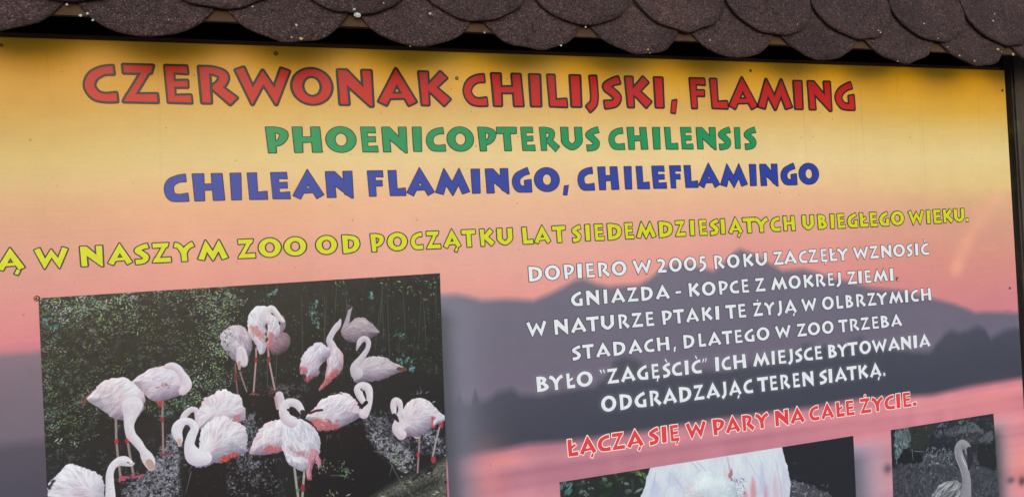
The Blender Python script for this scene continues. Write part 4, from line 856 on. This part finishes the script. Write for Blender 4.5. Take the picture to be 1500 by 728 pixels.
for a, b, cc in (((1064, 668), (1070, 705), (196, 140, 156)), ((1104, 704), (1098, 760), (208, 140, 158)), ((1118, 712), (1124, 760), (196, 112, 130)), ((1134, 700), (1130, 760), (220, 176, 196)), ((1136, 675), (1146, 740), (186, 176, 206)), ((1116, 690), (1122, 740), (178, 178, 212)), ((1062, 666), (1068, 678), (196, 200, 226)), ((978, 690), (1004, 720), (186, 192, 220)), ((960, 690), (952, 728), (170, 180, 214)), ((1010, 674), (1024, 690), (186, 190, 216)), ((1016, 672), (1034, 690), (190, 196, 220)), ((1090, 668), (1110, 700), (200, 202, 228))):
    q = p2.T([a, ((a[0]+b[0])/2+1.5, (a[1]+b[1])/2), b]); t_ = p2.tube(q, [.2*p2.S, .9*p2.S, .1*p2.S], 4)
    p2.blend(t_[0], t_[1]*.75, cc)
for x, y, rx, ry, cc, k in ((1103, 716, 5, 18, (226, 150, 168), .8), (1092, 728, 6, 12, (228, 160, 176), .7), (1122, 722, 4, 16, (222, 168, 190), .7), (1136, 716, 5, 26, (226, 196, 216), .7), (1062, 700, 4, 14, (232, 204, 214), .6), (985, 700, 10, 12, (206, 210, 236), .6), (960, 714, 8, 12, (204, 208, 236), .7), (1116, 700, 5, 22, (200, 202, 232), .6), (1148, 712, 4, 30, (214, 206, 228), .6)):
    P_ = p2.P((0, 0, 1), [(x-rx, y), (x-rx*.3, y-ry), (x+rx*.5, y-ry*.6), (x+rx, y+ry*.3), (x+rx*.5, y+ry), (x-rx*.7, y+ry)])
    w_ = p2.win(P_, 14); X_, Y_ = np.meshgrid(np.arange(w_[0], w_[1])+.5, np.arange(w_[2], w_[3])+.5)
    p2.blend(w_, (np.clip(.5-poly_sdf(X_, Y_, P_)/14, 0, 1)*k).astype(np.float32), cc)
for k_ in range(260):
    x, y = rng.uniform(944, 1152), rng.uniform(642, 740); fan_ = math.atan2(y-470, x-1060)+rng.normal()*.10; L = rng.uniform(5, 15)
    if (x < 958 and y < 700) or (x-1040)**2/46**2+(y-735)**2/46**2 < 1: continue
    t_ = p2.tube(p2.T([(x, y), (x+math.cos(fan_)*L*.5+.5, y+math.sin(fan_)*L*.5), (x+math.cos(fan_)*L, y+math.sin(fan_)*L)]), [.2, .8, .2], 1.4)
    if t_ and x+math.cos(fan_)*L < 1150: p2.blend(t_[0], t_[1]*.45, [(252, 252, 255), (178, 182, 210), (222, 200, 214)][rng.integers(3)])
p2.scatter(70, 1070, 1092, 700, 740, [(120, 120, 150), (236, 238, 246), (150, 150, 180)], (2, 5), (.4, .8), (.4, .9), ang=.9)
p2.patch(K2, [(385, 380), (408, 335), (418, 370), (412, 418), (396, 400)], (190, 120, 130), 4, .9)
p2.body(K2, [(-30, 640), (-5, 540), (40, 450), (110, 378), (220, 345), (330, 370), (410, 440), (460, 520), (480, 640), (460, 760), (0, 760)], (236, 242, 248), (158, 178, 196), 2, 1.4, 420, 11, 2.2, (246, 250, 252), (188, 202, 216), fan=(220, 600), al=.4, wd=2.2)

# third picture: grey ground with rocks and a dull young bird
p3 = Pic(1.155, 1.452, -.62, -.384, 2300); p3.setview(1380, 670)
K3 = (1295, 600, 5.69)
p3.a[:] = (70, 72, 82); p3.a *= (.72+.5*vnoise(p3.h, p3.w, 9))[..., None]
p3.patch((0, 0, 1), [(1300, 600), (1465, 590), (1470, 640), (1440, 660), (1390, 662), (1340, 668), (1300, 680)], (44, 47, 54), 8, .95)
G3_ = [(104, 106, 118), (84, 86, 98), (56, 58, 68), (128, 130, 142), (44, 46, 54)]
p3.scatter(900, 1303, 1468, 662, 745, G3_, (1.2, 3.6), (.4, .9), (.3, .9)); p3.scatter(200, 1303, 1468, 662, 745, [(140, 142, 152), (150, 150, 160)], (.8, 2.2), (.3, .7), (.3, .8), 1, .52)
p3.patch(K3, [(50, 150), (92, 150), (96, 300), (92, 450), (50, 460)], (38, 42, 46), 4, .95)
p3.patch(K3, [(94, 150), (190, 140), (225, 200), (215, 290), (150, 330), (128, 400), (92, 440)], (104, 118, 126), 4, .9)
p3.scatter(90, 1311, 1334, 624, 678, [(140, 160, 168), (52, 60, 64), (84, 96, 100), (160, 178, 184)], (1.6, 4), (.5, 1), (.5, 1), ang=1.3, mask=lambda x, y: y < 655 or x < 1320)
p3.patch(K3, [(195, 140), (420, 110), (400, 200), (300, 320), (200, 320), (235, 220)], (52, 58, 56), 5, .9)
for a, b in (((205, 150), (240, 300)), ((250, 140), (330, 200)), ((340, 190), (280, 300)), ((370, 190), (330, 270)), ((300, 130), (360, 190))): p3.line(p3.P(K3, [a, b]), [1.5, .8], (36, 38, 40), 3)
p3.patch(K3, [(110, 420), (160, 340), (280, 350), (310, 420), (220, 450)], (30, 33, 38), 5, .95)
p3.patch(K3, [(400, 330), (400, 220), (470, 160), (590, 140), (600, 200), (560, 320)], (42, 44, 56), 5, .95)
p3.patch(K3, [(512, 180), (560, 140), (640, 130), (650, 180), (600, 220), (530, 215)], (80, 82, 94), 8, .85)
p3.patch(K3, [(590, 260), (610, 190), (640, 130), (720, 110), (790, 150), (830, 195), (800, 260), (700, 290)], (58, 60, 68), 4, .95)
p3.patch(K3, [(615, 185), (650, 130), (725, 110), (790, 148), (822, 185), (760, 180), (700, 195)], (104, 108, 118), 9, .9)
p3.patch(K3, [(790, 260), (820, 210), (860, 186), (890, 190), (918, 262), (930, 500), (860, 480), (780, 440)], (38, 40, 46), 4, .95)
p3.patch(K3, [(795, 262), (822, 212), (862, 188), (892, 195), (912, 262), (850, 268)], (96, 99, 108), 7, .9)
p3.scatter(120, 1355, 1394, 655, 682, [(124, 126, 140), (70, 72, 84), (150, 152, 166)], (1.2, 3.2), (.7, 1.5), (.5, 1)); p3.scatter(60, 1368, 1388, 618, 640, [(124, 126, 144), (80, 82, 98)], (1.2, 3), (.6, 1.2), (.4, .9))
for a, b in (((325, 440), (372, 340)), ((440, 345), (430, 390)), ((560, 340), (480, 430)), ((290, 480), (330, 440)), ((230, 330), (240, 420)), ((250, 345), (330, 345))): p3.line(p3.P(K3, [a, b]), [1.6, .8], (140, 142, 148), 2)
for k in range(10):
    q = p3.P(K3, [(640+rng.normal()*14, 96+rng.normal()*9)])[0]; p3.dab(q[0], q[1], 2*p3.S, .8*p3.S, rng.uniform(0, 3), (110, 146, 92), .9)
p3.scatter(260, 1388, 1456, 612, 650, [(130, 133, 142), (84, 86, 95), (62, 64, 72), (108, 111, 120)], (1, 3.4), (.4, 1.1), (.25, .7), 1, .45, ang=-.3)
p3.scatter(200, 1320, 1460, 612, 668, [(40, 43, 48), (66, 70, 72), (30, 32, 36), (84, 90, 88)], (1.2, 4), (.5, 1.2), (.3, .8), 1, .45)
p3.body(K3, [(380, 740), (420, 670), (480, 610), (560, 586), (640, 600), (680, 660), (690, 800), (360, 820)], (150, 150, 156), (92, 92, 102), 1, 2.5, 130, 34, 1.4, (196, 196, 202), (56, 56, 66), wd=3.2, al=.7)
p3.neck(K3, [(680, 800, 90), (686, 700, 76), (684, 600, 72), (672, 520, 68), (650, 450, 68), (622, 380, 68), (618, 320, 68), (650, 285, 62), (690, 315, 58), (694, 350, 46)], (164, 160, 170), 1, (104, 102, 114))
p3.neck(K3, [(704, 330, 40), (715, 380, 50), (714, 430, 44), (704, 472, 26), (700, 498, 8)], (52, 52, 62), 1, (34, 34, 42)); p3.line(p3.P(K3, [(640, 378), (660, 430), (690, 482), (694, 496)]), [1.2, 2.6, 1.6, .8], (214, 214, 222), 1.5); p3.line(p3.P(K3, [(592, 340), (598, 400), (630, 480), (655, 560)]), [1.2, 1.4, 1.4, 1.2], (196, 194, 204), 3)
for p in (p1, p2, p3):
    p.a *= 1+.05*(vnoise(p.h, p.w, 1.7)-.5)[..., None]; p.a *= np.array([.87, .92, .96], np.float32); p.a = np.clip(p.a, 0, 250)

# ------------------------------------------------------------------ materials of the shelter
def shingle_mat():
    m, n, l, b = mat_base('granulated_shingle', .85, .25)
    tc = n.new('ShaderNodeTexCoord'); oi = n.new('ShaderNodeObjectInfo')
    add = n.new('ShaderNodeVectorMath'); add.operation = 'ADD'; l.new(tc.outputs['Object'], add.inputs[0])
    mul = n.new('ShaderNodeVectorMath'); mul.operation = 'SCALE'; mul.inputs[0].default_value = (7.1, 3.3, 5.7); l.new(oi.outputs['Random'], mul.inputs['Scale']); l.new(mul.outputs[0], add.inputs[1])
    co = add.outputs[0]
    v = n.new('ShaderNodeTexVoronoi'); v.inputs['Scale'].default_value = 620; l.new(co, v.inputs['Vector'])
    sep = n.new('ShaderNodeSeparateColor'); l.new(v.outputs['Color'], sep.inputs[0])
    r = ramp(n, [(.0, lin((38, 29, 30))), (.45, lin((60, 47, 47))), (.8, lin((72, 58, 58))), (.93, lin((82, 69, 70))), (1.0, lin((106, 93, 94)))]); l.new(sep.outputs[0], r.inputs[0])
    big = noise(n, l, 9, 5, .65, co); br = ramp(n, [(.30, (.60, .57, .58)), (.5, (.98, .95, .97)), (.72, (1.36, 1.24, 1.18))]); l.new(big.outputs['Fac'], br.inputs[0])
    mx = n.new('ShaderNodeMix'); mx.data_type = 'RGBA'; mx.blend_type = 'MULTIPLY'; mx.inputs[0].default_value = 1; l.new(r.outputs[0], mx.inputs[6]); l.new(br.outputs[0], mx.inputs[7])
    mid = noise(n, l, 130, 4, .7, co); mr = ramp(n, [(.34, (.34, .32, .34)), (.47, (.98, 1, 1.04)), (.74, (1.15, 1.15, 1.2))]); l.new(mid.outputs['Fac'], mr.inputs[0])
    m2 = n.new('ShaderNodeMix'); m2.data_type = 'RGBA'; m2.blend_type = 'MULTIPLY'; m2.inputs[0].default_value = .8; l.new(mx.outputs[2], m2.inputs[6]); l.new(mr.outputs[0], m2.inputs[7])
    l.new(m2.outputs[2], b.inputs['Base Color'])
    bp_ = n.new('ShaderNodeBump'); bp_.inputs['Strength'].default_value = .7; bp_.inputs['Distance'].default_value = .0013
    ma = n.new('ShaderNodeMath'); ma.operation = 'ADD'; l.new(sep.outputs[1], ma.inputs[0]); l.new(mid.outputs['Fac'], ma.inputs[1])
    l.new(ma.outputs[0], bp_.inputs['Height']); l.new(bp_.outputs[0], b.inputs['Normal'])
    return m
M_SH = shingle_mat()
M_POST = wood_mat('weathered_post_wood', (36, 29, 25), (84, 75, 68), .6)
M_FRAME = wood_mat('dark_brown_frame_wood', (26, 18, 14), (58, 42, 32))
M_RAIL = wood_mat('brown_rail_wood', (70, 46, 28), (112, 78, 50), 0, False)
M_SHADE = wood_mat('gap_shade_wood', (14, 11, 10), (26, 21, 18), 0, False)  # near-black tone paints in the shade of the gap under the eave
M_STRIP = plain('dusty_brown_metal_strip', (74, 56, 42), .8, .2, .3, 40)
M_DECK = wood_mat('roof_deck_wood', (30, 24, 20), (48, 38, 30), 0, False)
M_EDGE = plain('board_edge', (120, 96, 74), .6)
M_SCREW = plain('weathered_screw_metal', (150, 120, 70), .45, .6, .3, 400); M_SCREWDARK = plain('dark_ring_recess_shade', (26, 20, 16), .8)
M_LICH = plain('pale_yellow_lichen', (176, 160, 106), .9, .2, .35, 300); M_DROP = plain('pale_grey_lichen', (184, 190, 190), .9, .2, .3, 300)
M_GROUND = plain('bounce_ground', (158, 156, 152), .95, .2, .3, .8)  # unseen ground, kept pale to bounce light up under the eave

# ------------------------------------------------------------------ ground under the shelter
gm = mesh('ground', [(-60, -60, 0), (60, -60, 0), (60, 60, 0), (-60, 60, 0)], [(0, 1, 2, 3)])
g = link('ground', gm, M_GROUND); g['kind'] = 'structure'

# ------------------------------------------------------------------ posts, and a dark beam added behind the eave gap
def post(x0, x1, label):
    me = box(x0-(x0+x1)/2, x1-(x0+x1)/2, 0, .12, 0, EYE+.42, .004, 'wooden_post')
    o = link('wooden_post', me, M_POST); o.location = ((x0+x1)/2, -.004, 0)
    tag(o, label, 'post', 'posts carrying the shelter roof'); return o
post(1.549, 1.700, 'weathered dark timber post right of the sign board')
post(-.830, -.685, 'weathered dark timber post beyond the left end of the sign board')
o = link('gap_shade_beam', box(-1.0, 1.9, .118, .20, EYE+.34, EYE+.50, .004, 'gap_shade_beam'), M_SHADE); o['label'] = 'added beam, near-black to paint in the shade under the eave above the sign'; o['category'] = 'beam'

# ------------------------------------------------------------------ the information board
pm = box(BU0, BU1, 0, .005, BV0, BV1, 0, 'information_board')
uvl = pm.uv_layers.new(name='UVMap')
for p in pm.polygons:
    for li in p.loop_indices:
        c = pm.vertices[pm.loops[li].vertex_index].co
        uvl.data[li].uv = ((c.x-bg.u0)/(bg.u1-bg.u0), (c.z-bg.v0)/(bg.v1-bg.v0))
pm.materials.append(print_mat('printed_sunset', bg.image('sunset_print'))); pm.materials.append(M_EDGE)
for p in pm.polygons: p.material_index = 0 if p.normal.y < -.5 else 1
board = link('information_board', pm); board.location = (0, 0, EYE)
tag(board, 'large printed zoo sign about Chilean flamingos with a sunset background, under the shingled eave', 'information board')
def railp(x0, x1, z0, z1, name):
    return link(name, box(x0, x1, .0055, .034, z0, z1, .0015, name), M_FRAME, board)
link('frame_rail', box(BU0-.004, BU1-.003, .0055, .034, BV1-.05, BV1+.0085, .001, 'frame_rail'), M_RAIL, board); railp(BU0-.004, BU1-.003, BV0, BV0+.05, 'frame_rail')
link('frame_stile', box(BU1-.04, 1.5475, .016, .042, BV0-.05, BV1+.03, .0015, 'frame_stile'), M_FRAME, board)
link('frame_stile', box(BU0-.02, BU0+.04, .0365, .060, BV0-.05, BV1+.03, .0015, 'frame_stile'), M_FRAME, board)

for ch, ln_, ua, ub, capm in placed:
    me, w0 = letter_mesh(ch, ln_['s'], ln_['o']/capm)
    o = link('letter', me, None, board); o.location = (ua, 0, ln_['vb']); o.scale = ((ub-ua)/w0, 1, capm)
    for k, mn in ((0, ln_['fill']), (1, ln_['edge'])):
        o.material_slots[k].link = 'OBJECT'; o.material_slots[k].material = INK[mn]

def uvquad(name, V, Fc, pic, y, mat, parent):
    me = mesh(name, [(u, y, v) for u, v in V], Fc); uv = me.uv_layers.new(name='UVMap')
    for lp in me.loops:
        c = me.vertices[lp.vertex_index].co; uv.data[lp.index].uv = ((c.x-pic.u0)/(pic.u1-pic.u0), (c.z-pic.v0)/(pic.v1-pic.v0))
    for p in me.polygons:
        if p.normal.y > 0: p.flip()
    return link(name, me, mat, parent)
def picture(pic, quad_, name, label, names):
    im = pic.image(name); mt = print_mat(name, im)
    o = uvquad('printed_picture', quad_, [(0, 1, 2, 3)], pic, -.0009, mt, board); o['label'] = label
    st_ = 3; xs = pic.u0+(np.arange(0, pic.w, st_)+.5)/pic.res; ys = pic.v1-(np.arange(0, pic.h, st_)+.5)/pic.res
    idm = pic.id[::st_, ::st_]; inside_lo = min(q[1] for q in quad_)
    qx0, qx1 = max(quad_[0][0], quad_[3][0])+.002, min(quad_[1][0], quad_[2][0])-.002
    ok = ((xs > qx0) & (xs < qx1))[None, :] & (ys > inside_lo+.002)[:, None] & (ys < quad_[0][1]-.001)[:, None]
    for k in sorted(set(idm.ravel().tolist())-{0}):
        D = np.where((idm == k) & ok, -1., 1.)
        D[0] = D[-1] = 1; D[:, 0] = D[:, -1] = 1
        loops = [simplify(c, .0006) for c in contours(D, 0, xs, ys) if len(c) > 24]; loops = [l for l in loops if len(l) > 3]
        if not loops: continue
        vv, tr = fill(loops)
        uvquad(names(k), vv, [t for t in tr], pic, -.0011, mt, o)
c = bp([(57, 437), (645, 400), (655, 728), (70, 728)])
picture(p1, [(-.2930, -.0257), (.2737, -.0250), (.2655, -.415), (-.2945, -.415)], 'flock_picture', 'wide printed picture of a flamingo flock before dark leaves, left half of the sign', lambda k: 'printed_flamingo')
picture(p2, [(.4605, -.3893), (1.0765, -.3893), (1.0735, -.61), (.4625, -.61)], 'plumage_picture', 'printed close-up picture of white flamingo plumage, below the red sentence', lambda k: 'printed_flamingo')
picture(p3, [(1.1695, -.3895), (1.4415, -.3890), (1.4435, -.61), (1.1635, -.61)], 'chick_picture', 'small printed picture of a grey young flamingo among rocks, lower right of the sign', lambda k: 'printed_flamingo')

# screws: a low domed washer, ring, and a dark disc painting the sunk centre's shade
def disc(r, y0, y1, n=18, inner=0.0):
    V, Fc = [], []
    for k in range(n):
        a = 2*math.pi*k/n; V += [(r*math.cos(a), y0, r*math.sin(a)), (r*.86*math.cos(a), y1, r*.86*math.sin(a))]
    for k in range(n): Fc.append((2*k, 2*k+1, (2*k+3) % (2*n), (2*k+2) % (2*n)))
    Fc.append(tuple(2*k+1 for k in range(n)))
    me = mesh('screw', V, Fc); return me
sm, hm = disc(.0029, 0, -.0012), disc(.0012, -.0012, -.0015, 10)
sm.materials.append(M_SCREW); hm.materials.append(M_SCREWDARK)
rm = disc(.0035, 0, -.0006); rm.materials.append(M_SCREWDARK)
for i, (x, y, k) in enumerate(((404, 79, 1.0), (669, 115, .85), (1099, 104, .85), (1468, 133, .9), (1479, 422, .8), (54, 437, 1.1), (1313.5, 408, .9), (2, 67, .7))):
    u, v = bd(np.array(float(x)), np.array(float(y)))
    a = link('screw', sm, None, board); a.location = (u, -.0010, v); a.scale = (k, 1, k); a.rotation_euler = (0, i*.7, 0)
    b_ = link('washer', rm, None, a); c_ = link('recess_shade', hm, None, a); c_.location = (.0003, 0, .0002)

# ------------------------------------------------------------------ the shingled eave
TH = math.radians(74.0); TW = .1825; S0 = -.1260; ZE = .3099; HT = .0750; PE = 1.91; T2 = .0443; YO = .10
roof = bpy.data.objects.new('shelter_roof', None); C.objects.link(roof); roof.location = (.45, -YO, EYE+ZE)
tag(roof, 'steep shelter eave of dark brown scalloped bitumen shingles above the sign', 'roof')
SD = Vector((0, math.cos(TH), math.sin(TH))); ND = Vector((0, -math.sin(TH), math.cos(TH)))
def rp(s, t, n): return Vector((s-.45, 0, 0))+SD*t+ND*n
def tab_mesh(seed, row):
    r = random.Random(seed); NC, NR = 22, 7; T = .235; th = .0030; gap = .0016
    ph = [r.uniform(0, 6.28) for _ in range(4)]; am = [r.uniform(-.0016, .0016) for _ in range(4)]
    curl = r.uniform(.0, .0012); skew = r.uniform(-.0012, .0012); V, Fc = [], []
    for i in range(NC+1):
        g_ = -1+2*i/NC; g_ = math.copysign(1-(1-abs(g_))**1.7, g_); x = g_*(TW/2-gap)
        a = min(abs(g_), .9995); tb = HT*(1-(1-a**PE)**(1/PE)) + sum(am[k]*math.sin(x*(28+31*k)+ph[k]) for k in range(4)) + r.uniform(-.0004, .0004) + skew*g_
        for j in range(NR+1):
            f_ = (j/NR)**1.4; t = tb+(T-tb)*f_
            n_ = -.012*(t/T) + curl*max(0, 1-t/.05)**2 + .0009*math.sin(x*45+ph[0])*max(0, 1-t/.1)
            V.append((x, t, n_)); 
    N1 = len(V); V += [(x, t, n_-th) for x, t, n_ in V]
    R_ = NR+1
    for i in range(NC):
        for j in range(NR):
            a, b, c_, d = i*R_+j, (i+1)*R_+j, (i+1)*R_+j+1, i*R_+j+1
            Fc += [(a, b, c_, d), (N1+a, N1+d, N1+c_, N1+b)]
        a, b = i*R_, (i+1)*R_; Fc.append((a, N1+a, N1+b, b)); a, b = i*R_+NR, (i+1)*R_+NR; Fc.append((a, b, N1+b, N1+a))
    for j in range(NR):
        Fc.append((j, j+1, N1+j+1, N1+j)); a = NC*R_+j; Fc.append((a, N1+a, N1+a+1, a+1))
    V = [Vector((x, 0, 0))+SD*t+ND*n_ for x, t, n_ in V]
    me = mesh('shingle', V, Fc); me.materials.append(M_SH)
    me.polygons.foreach_set('use_smooth', [len(p.vertices) == 4 and abs(p.normal.dot(ND)) > .9 for p in me.polygons]); return me
tabs = [tab_mesh(100+k, 0) for k in range(8)]
rows = [(0.0, 0, .0085), (T2, .5, .0135), (T2+.150, 0, .0165), (T2+.300, .5, .0185)]
rr_ = random.Random(3); sh = {}
for ri, (t0, off, n0) in enumerate(rows):
    for k in range(-4, 11):
        s = S0+(k+off)*TW
        o = link('shingle', tabs[rr_.randrange(8)], None, roof); o.location = rp(s+rr_.uniform(-.001, .001), t0+rr_.uniform(-.0012, .0012), n0+rr_.uniform(-.0004, .0006))
        sh[(ri, k+off)] = o
# starter strip under the first course, a little torn in one place
def strip():
    V, Fc = [], []; xs = np.arange(-.90, 1.95, .006); r = random.Random(8)
    for x in xs:
        w_ = math.exp(-((x-.268)/.022)**2); lo = .0312+.0006*math.sin(x*9)-w_*.009+(r.uniform(-.0022, .0022) if w_ > .2 else r.uniform(-.0002, .0002))
        for t, n_ in ((lo, 0.002), (.16, -.002), (.16, -.004), (lo, 0.0008)): V.append(rp(x, t, n_))
    for i in range(len(xs)-1):
        a, b = 4*i, 4*i+4
        for j in range(4): Fc.append((a+j, b+j, b+(j+1) % 4, a+(j+1) % 4))
    Fc += [(0, 1, 2, 3), tuple(4*(len(xs)-1)+j for j in (3, 2, 1, 0))]
    return mesh('starter_strip', V, Fc)
o = link('starter_strip', strip(), M_STRIP, roof)
dv = [rp(s, t, n_) for s in (-.90, 1.95) for t, n_ in ((.045, -.0045), (.62, -.0045), (.62, -.024), (.045, -.024))]
link('roof_deck', mesh('roof_deck', dv, [(0, 1, 2, 3), (7, 6, 5, 4), (0, 4, 5, 1), (1, 5, 6, 2), (2, 6, 7, 3), (3, 7, 4, 0)]), M_DECK, roof)
bk = box(-1.35, 1.50, .26, .28, -.15, .62, 0, 'added_dark_backing'); link('added_dark_backing', bk, M_SHADE, roof)  # unseen boards added to close the back so the eave gap stays dark
cp = box(-1.36, 1.51, .03, .40, .600, .625, .003, 'top_board'); link('top_board', cp, M_DECK, roof)

# lichen and droppings stuck to the shingles
def blob(seed, r0):
    r = random.Random(seed); n = 11; V = [Vector((0, 0, 0))+ND*r0*.45]; Fc = []
    ring = [(r0*r.uniform(.55, 1.2), 2*math.pi*k/n) for k in range(n)]
    for q, a in ring: V.append(Vector((math.cos(a)*q*.55, 0, 0))+SD*(math.sin(a)*q*.55)+ND*r0*r.uniform(.25, .45))
    for q, a in ring: V.append(Vector((math.cos(a)*q, 0, 0))+SD*math.sin(a)*q-ND*.0004)
    for k in range(n):
        j = (k+1) % n; Fc += [(0, 1+k, 1+j), (1+k, 1+n+k, 1+n+j, 1+j)]
    return mesh('lichen', V, Fc)
def on_roof(x, y, n_):
    d = (x-750)*RT+(364-y)*UP+FOC*FW; d = Vector(d); o_ = Vector((0, -YO, ZE))+ND*n_; c_ = Vector((0, -DIST, 0))
    X = c_+d*((o_-c_).dot(ND)/d.dot(ND)); return X-Vector((.45, -YO, ZE))
LI = [(523, 22, .0062, 1, 1.5), (519, 14, .003, 1, 1.5), (441, 57, .0035, 0, 1), (427, 55, .0024, 0, 1), (475, 53, .0016, 1, 1), (434, 37, .0022, 1, 1), (630, 20, .0028, 1, 2.5), (601, 68, .0018, 0, 2), (656, 59, .002, 0, 2), (710, 48, .0022, 1, 3), (822, 67, .0026, 1, 3), (816, 62, .002, 1, 3), (949, 73, .003, 0, 4), (952, 78, .0018, 0, 4), (858, 40, .0022, 1, 3.5), (1405, 82, .0042, 0, 8), (1427, 90, .0036, 0, 8), (1462, 73, .0044, 0, 8), (1467, 76, .002, 0, 8), (1459, 84, .002, 0, 8), (1374, 57, .0016, 1, 7.5), (1290, 48, .0026, 1, 6.5), (1287, 45, .0016, 1, 6.5), (1455, 31, .0026, 1, 8.5), (1457, 21, .0018, 1, 8.5), (1354, 35, .0022, 1, 7.5), (1315, 90, .0022, 0, 7), (1484, 80, .0040, 0, 9), (1388, 69, .002, 1, 8), (1042, 33, .0016, 0, 5), (1040, 59, .002, 1, 5), (1168, 36, .002, 1, 5.5), (562, 5, .002, 0, 1.5), (118, 23, .0026, 1, 0), (136, 30, .0022, 1, 0), (128, 20, .0022, 1, 0), (247, 30, .0024, 0, 1), (98, 7, .0024, 1, 0), (2, 32, .003, 0, -1), (370, 10, .0018, 1, .5)]
for i, (x, y, r0, kind, key_) in enumerate(LI):
    row = 1 if key_ != int(key_) else 0; par = sh.get((row, float(key_)), sh.get((row, int(key_) if row == 0 else key_)))
    nz = rows[row][2]+.001-(.002 if row == 0 else .0012)
    P_ = on_roof(x, y, nz)
    o = link('lichen', blob(i, r0*.8), (M_LICH, M_DROP)[kind], par); o.location = P_-par.location
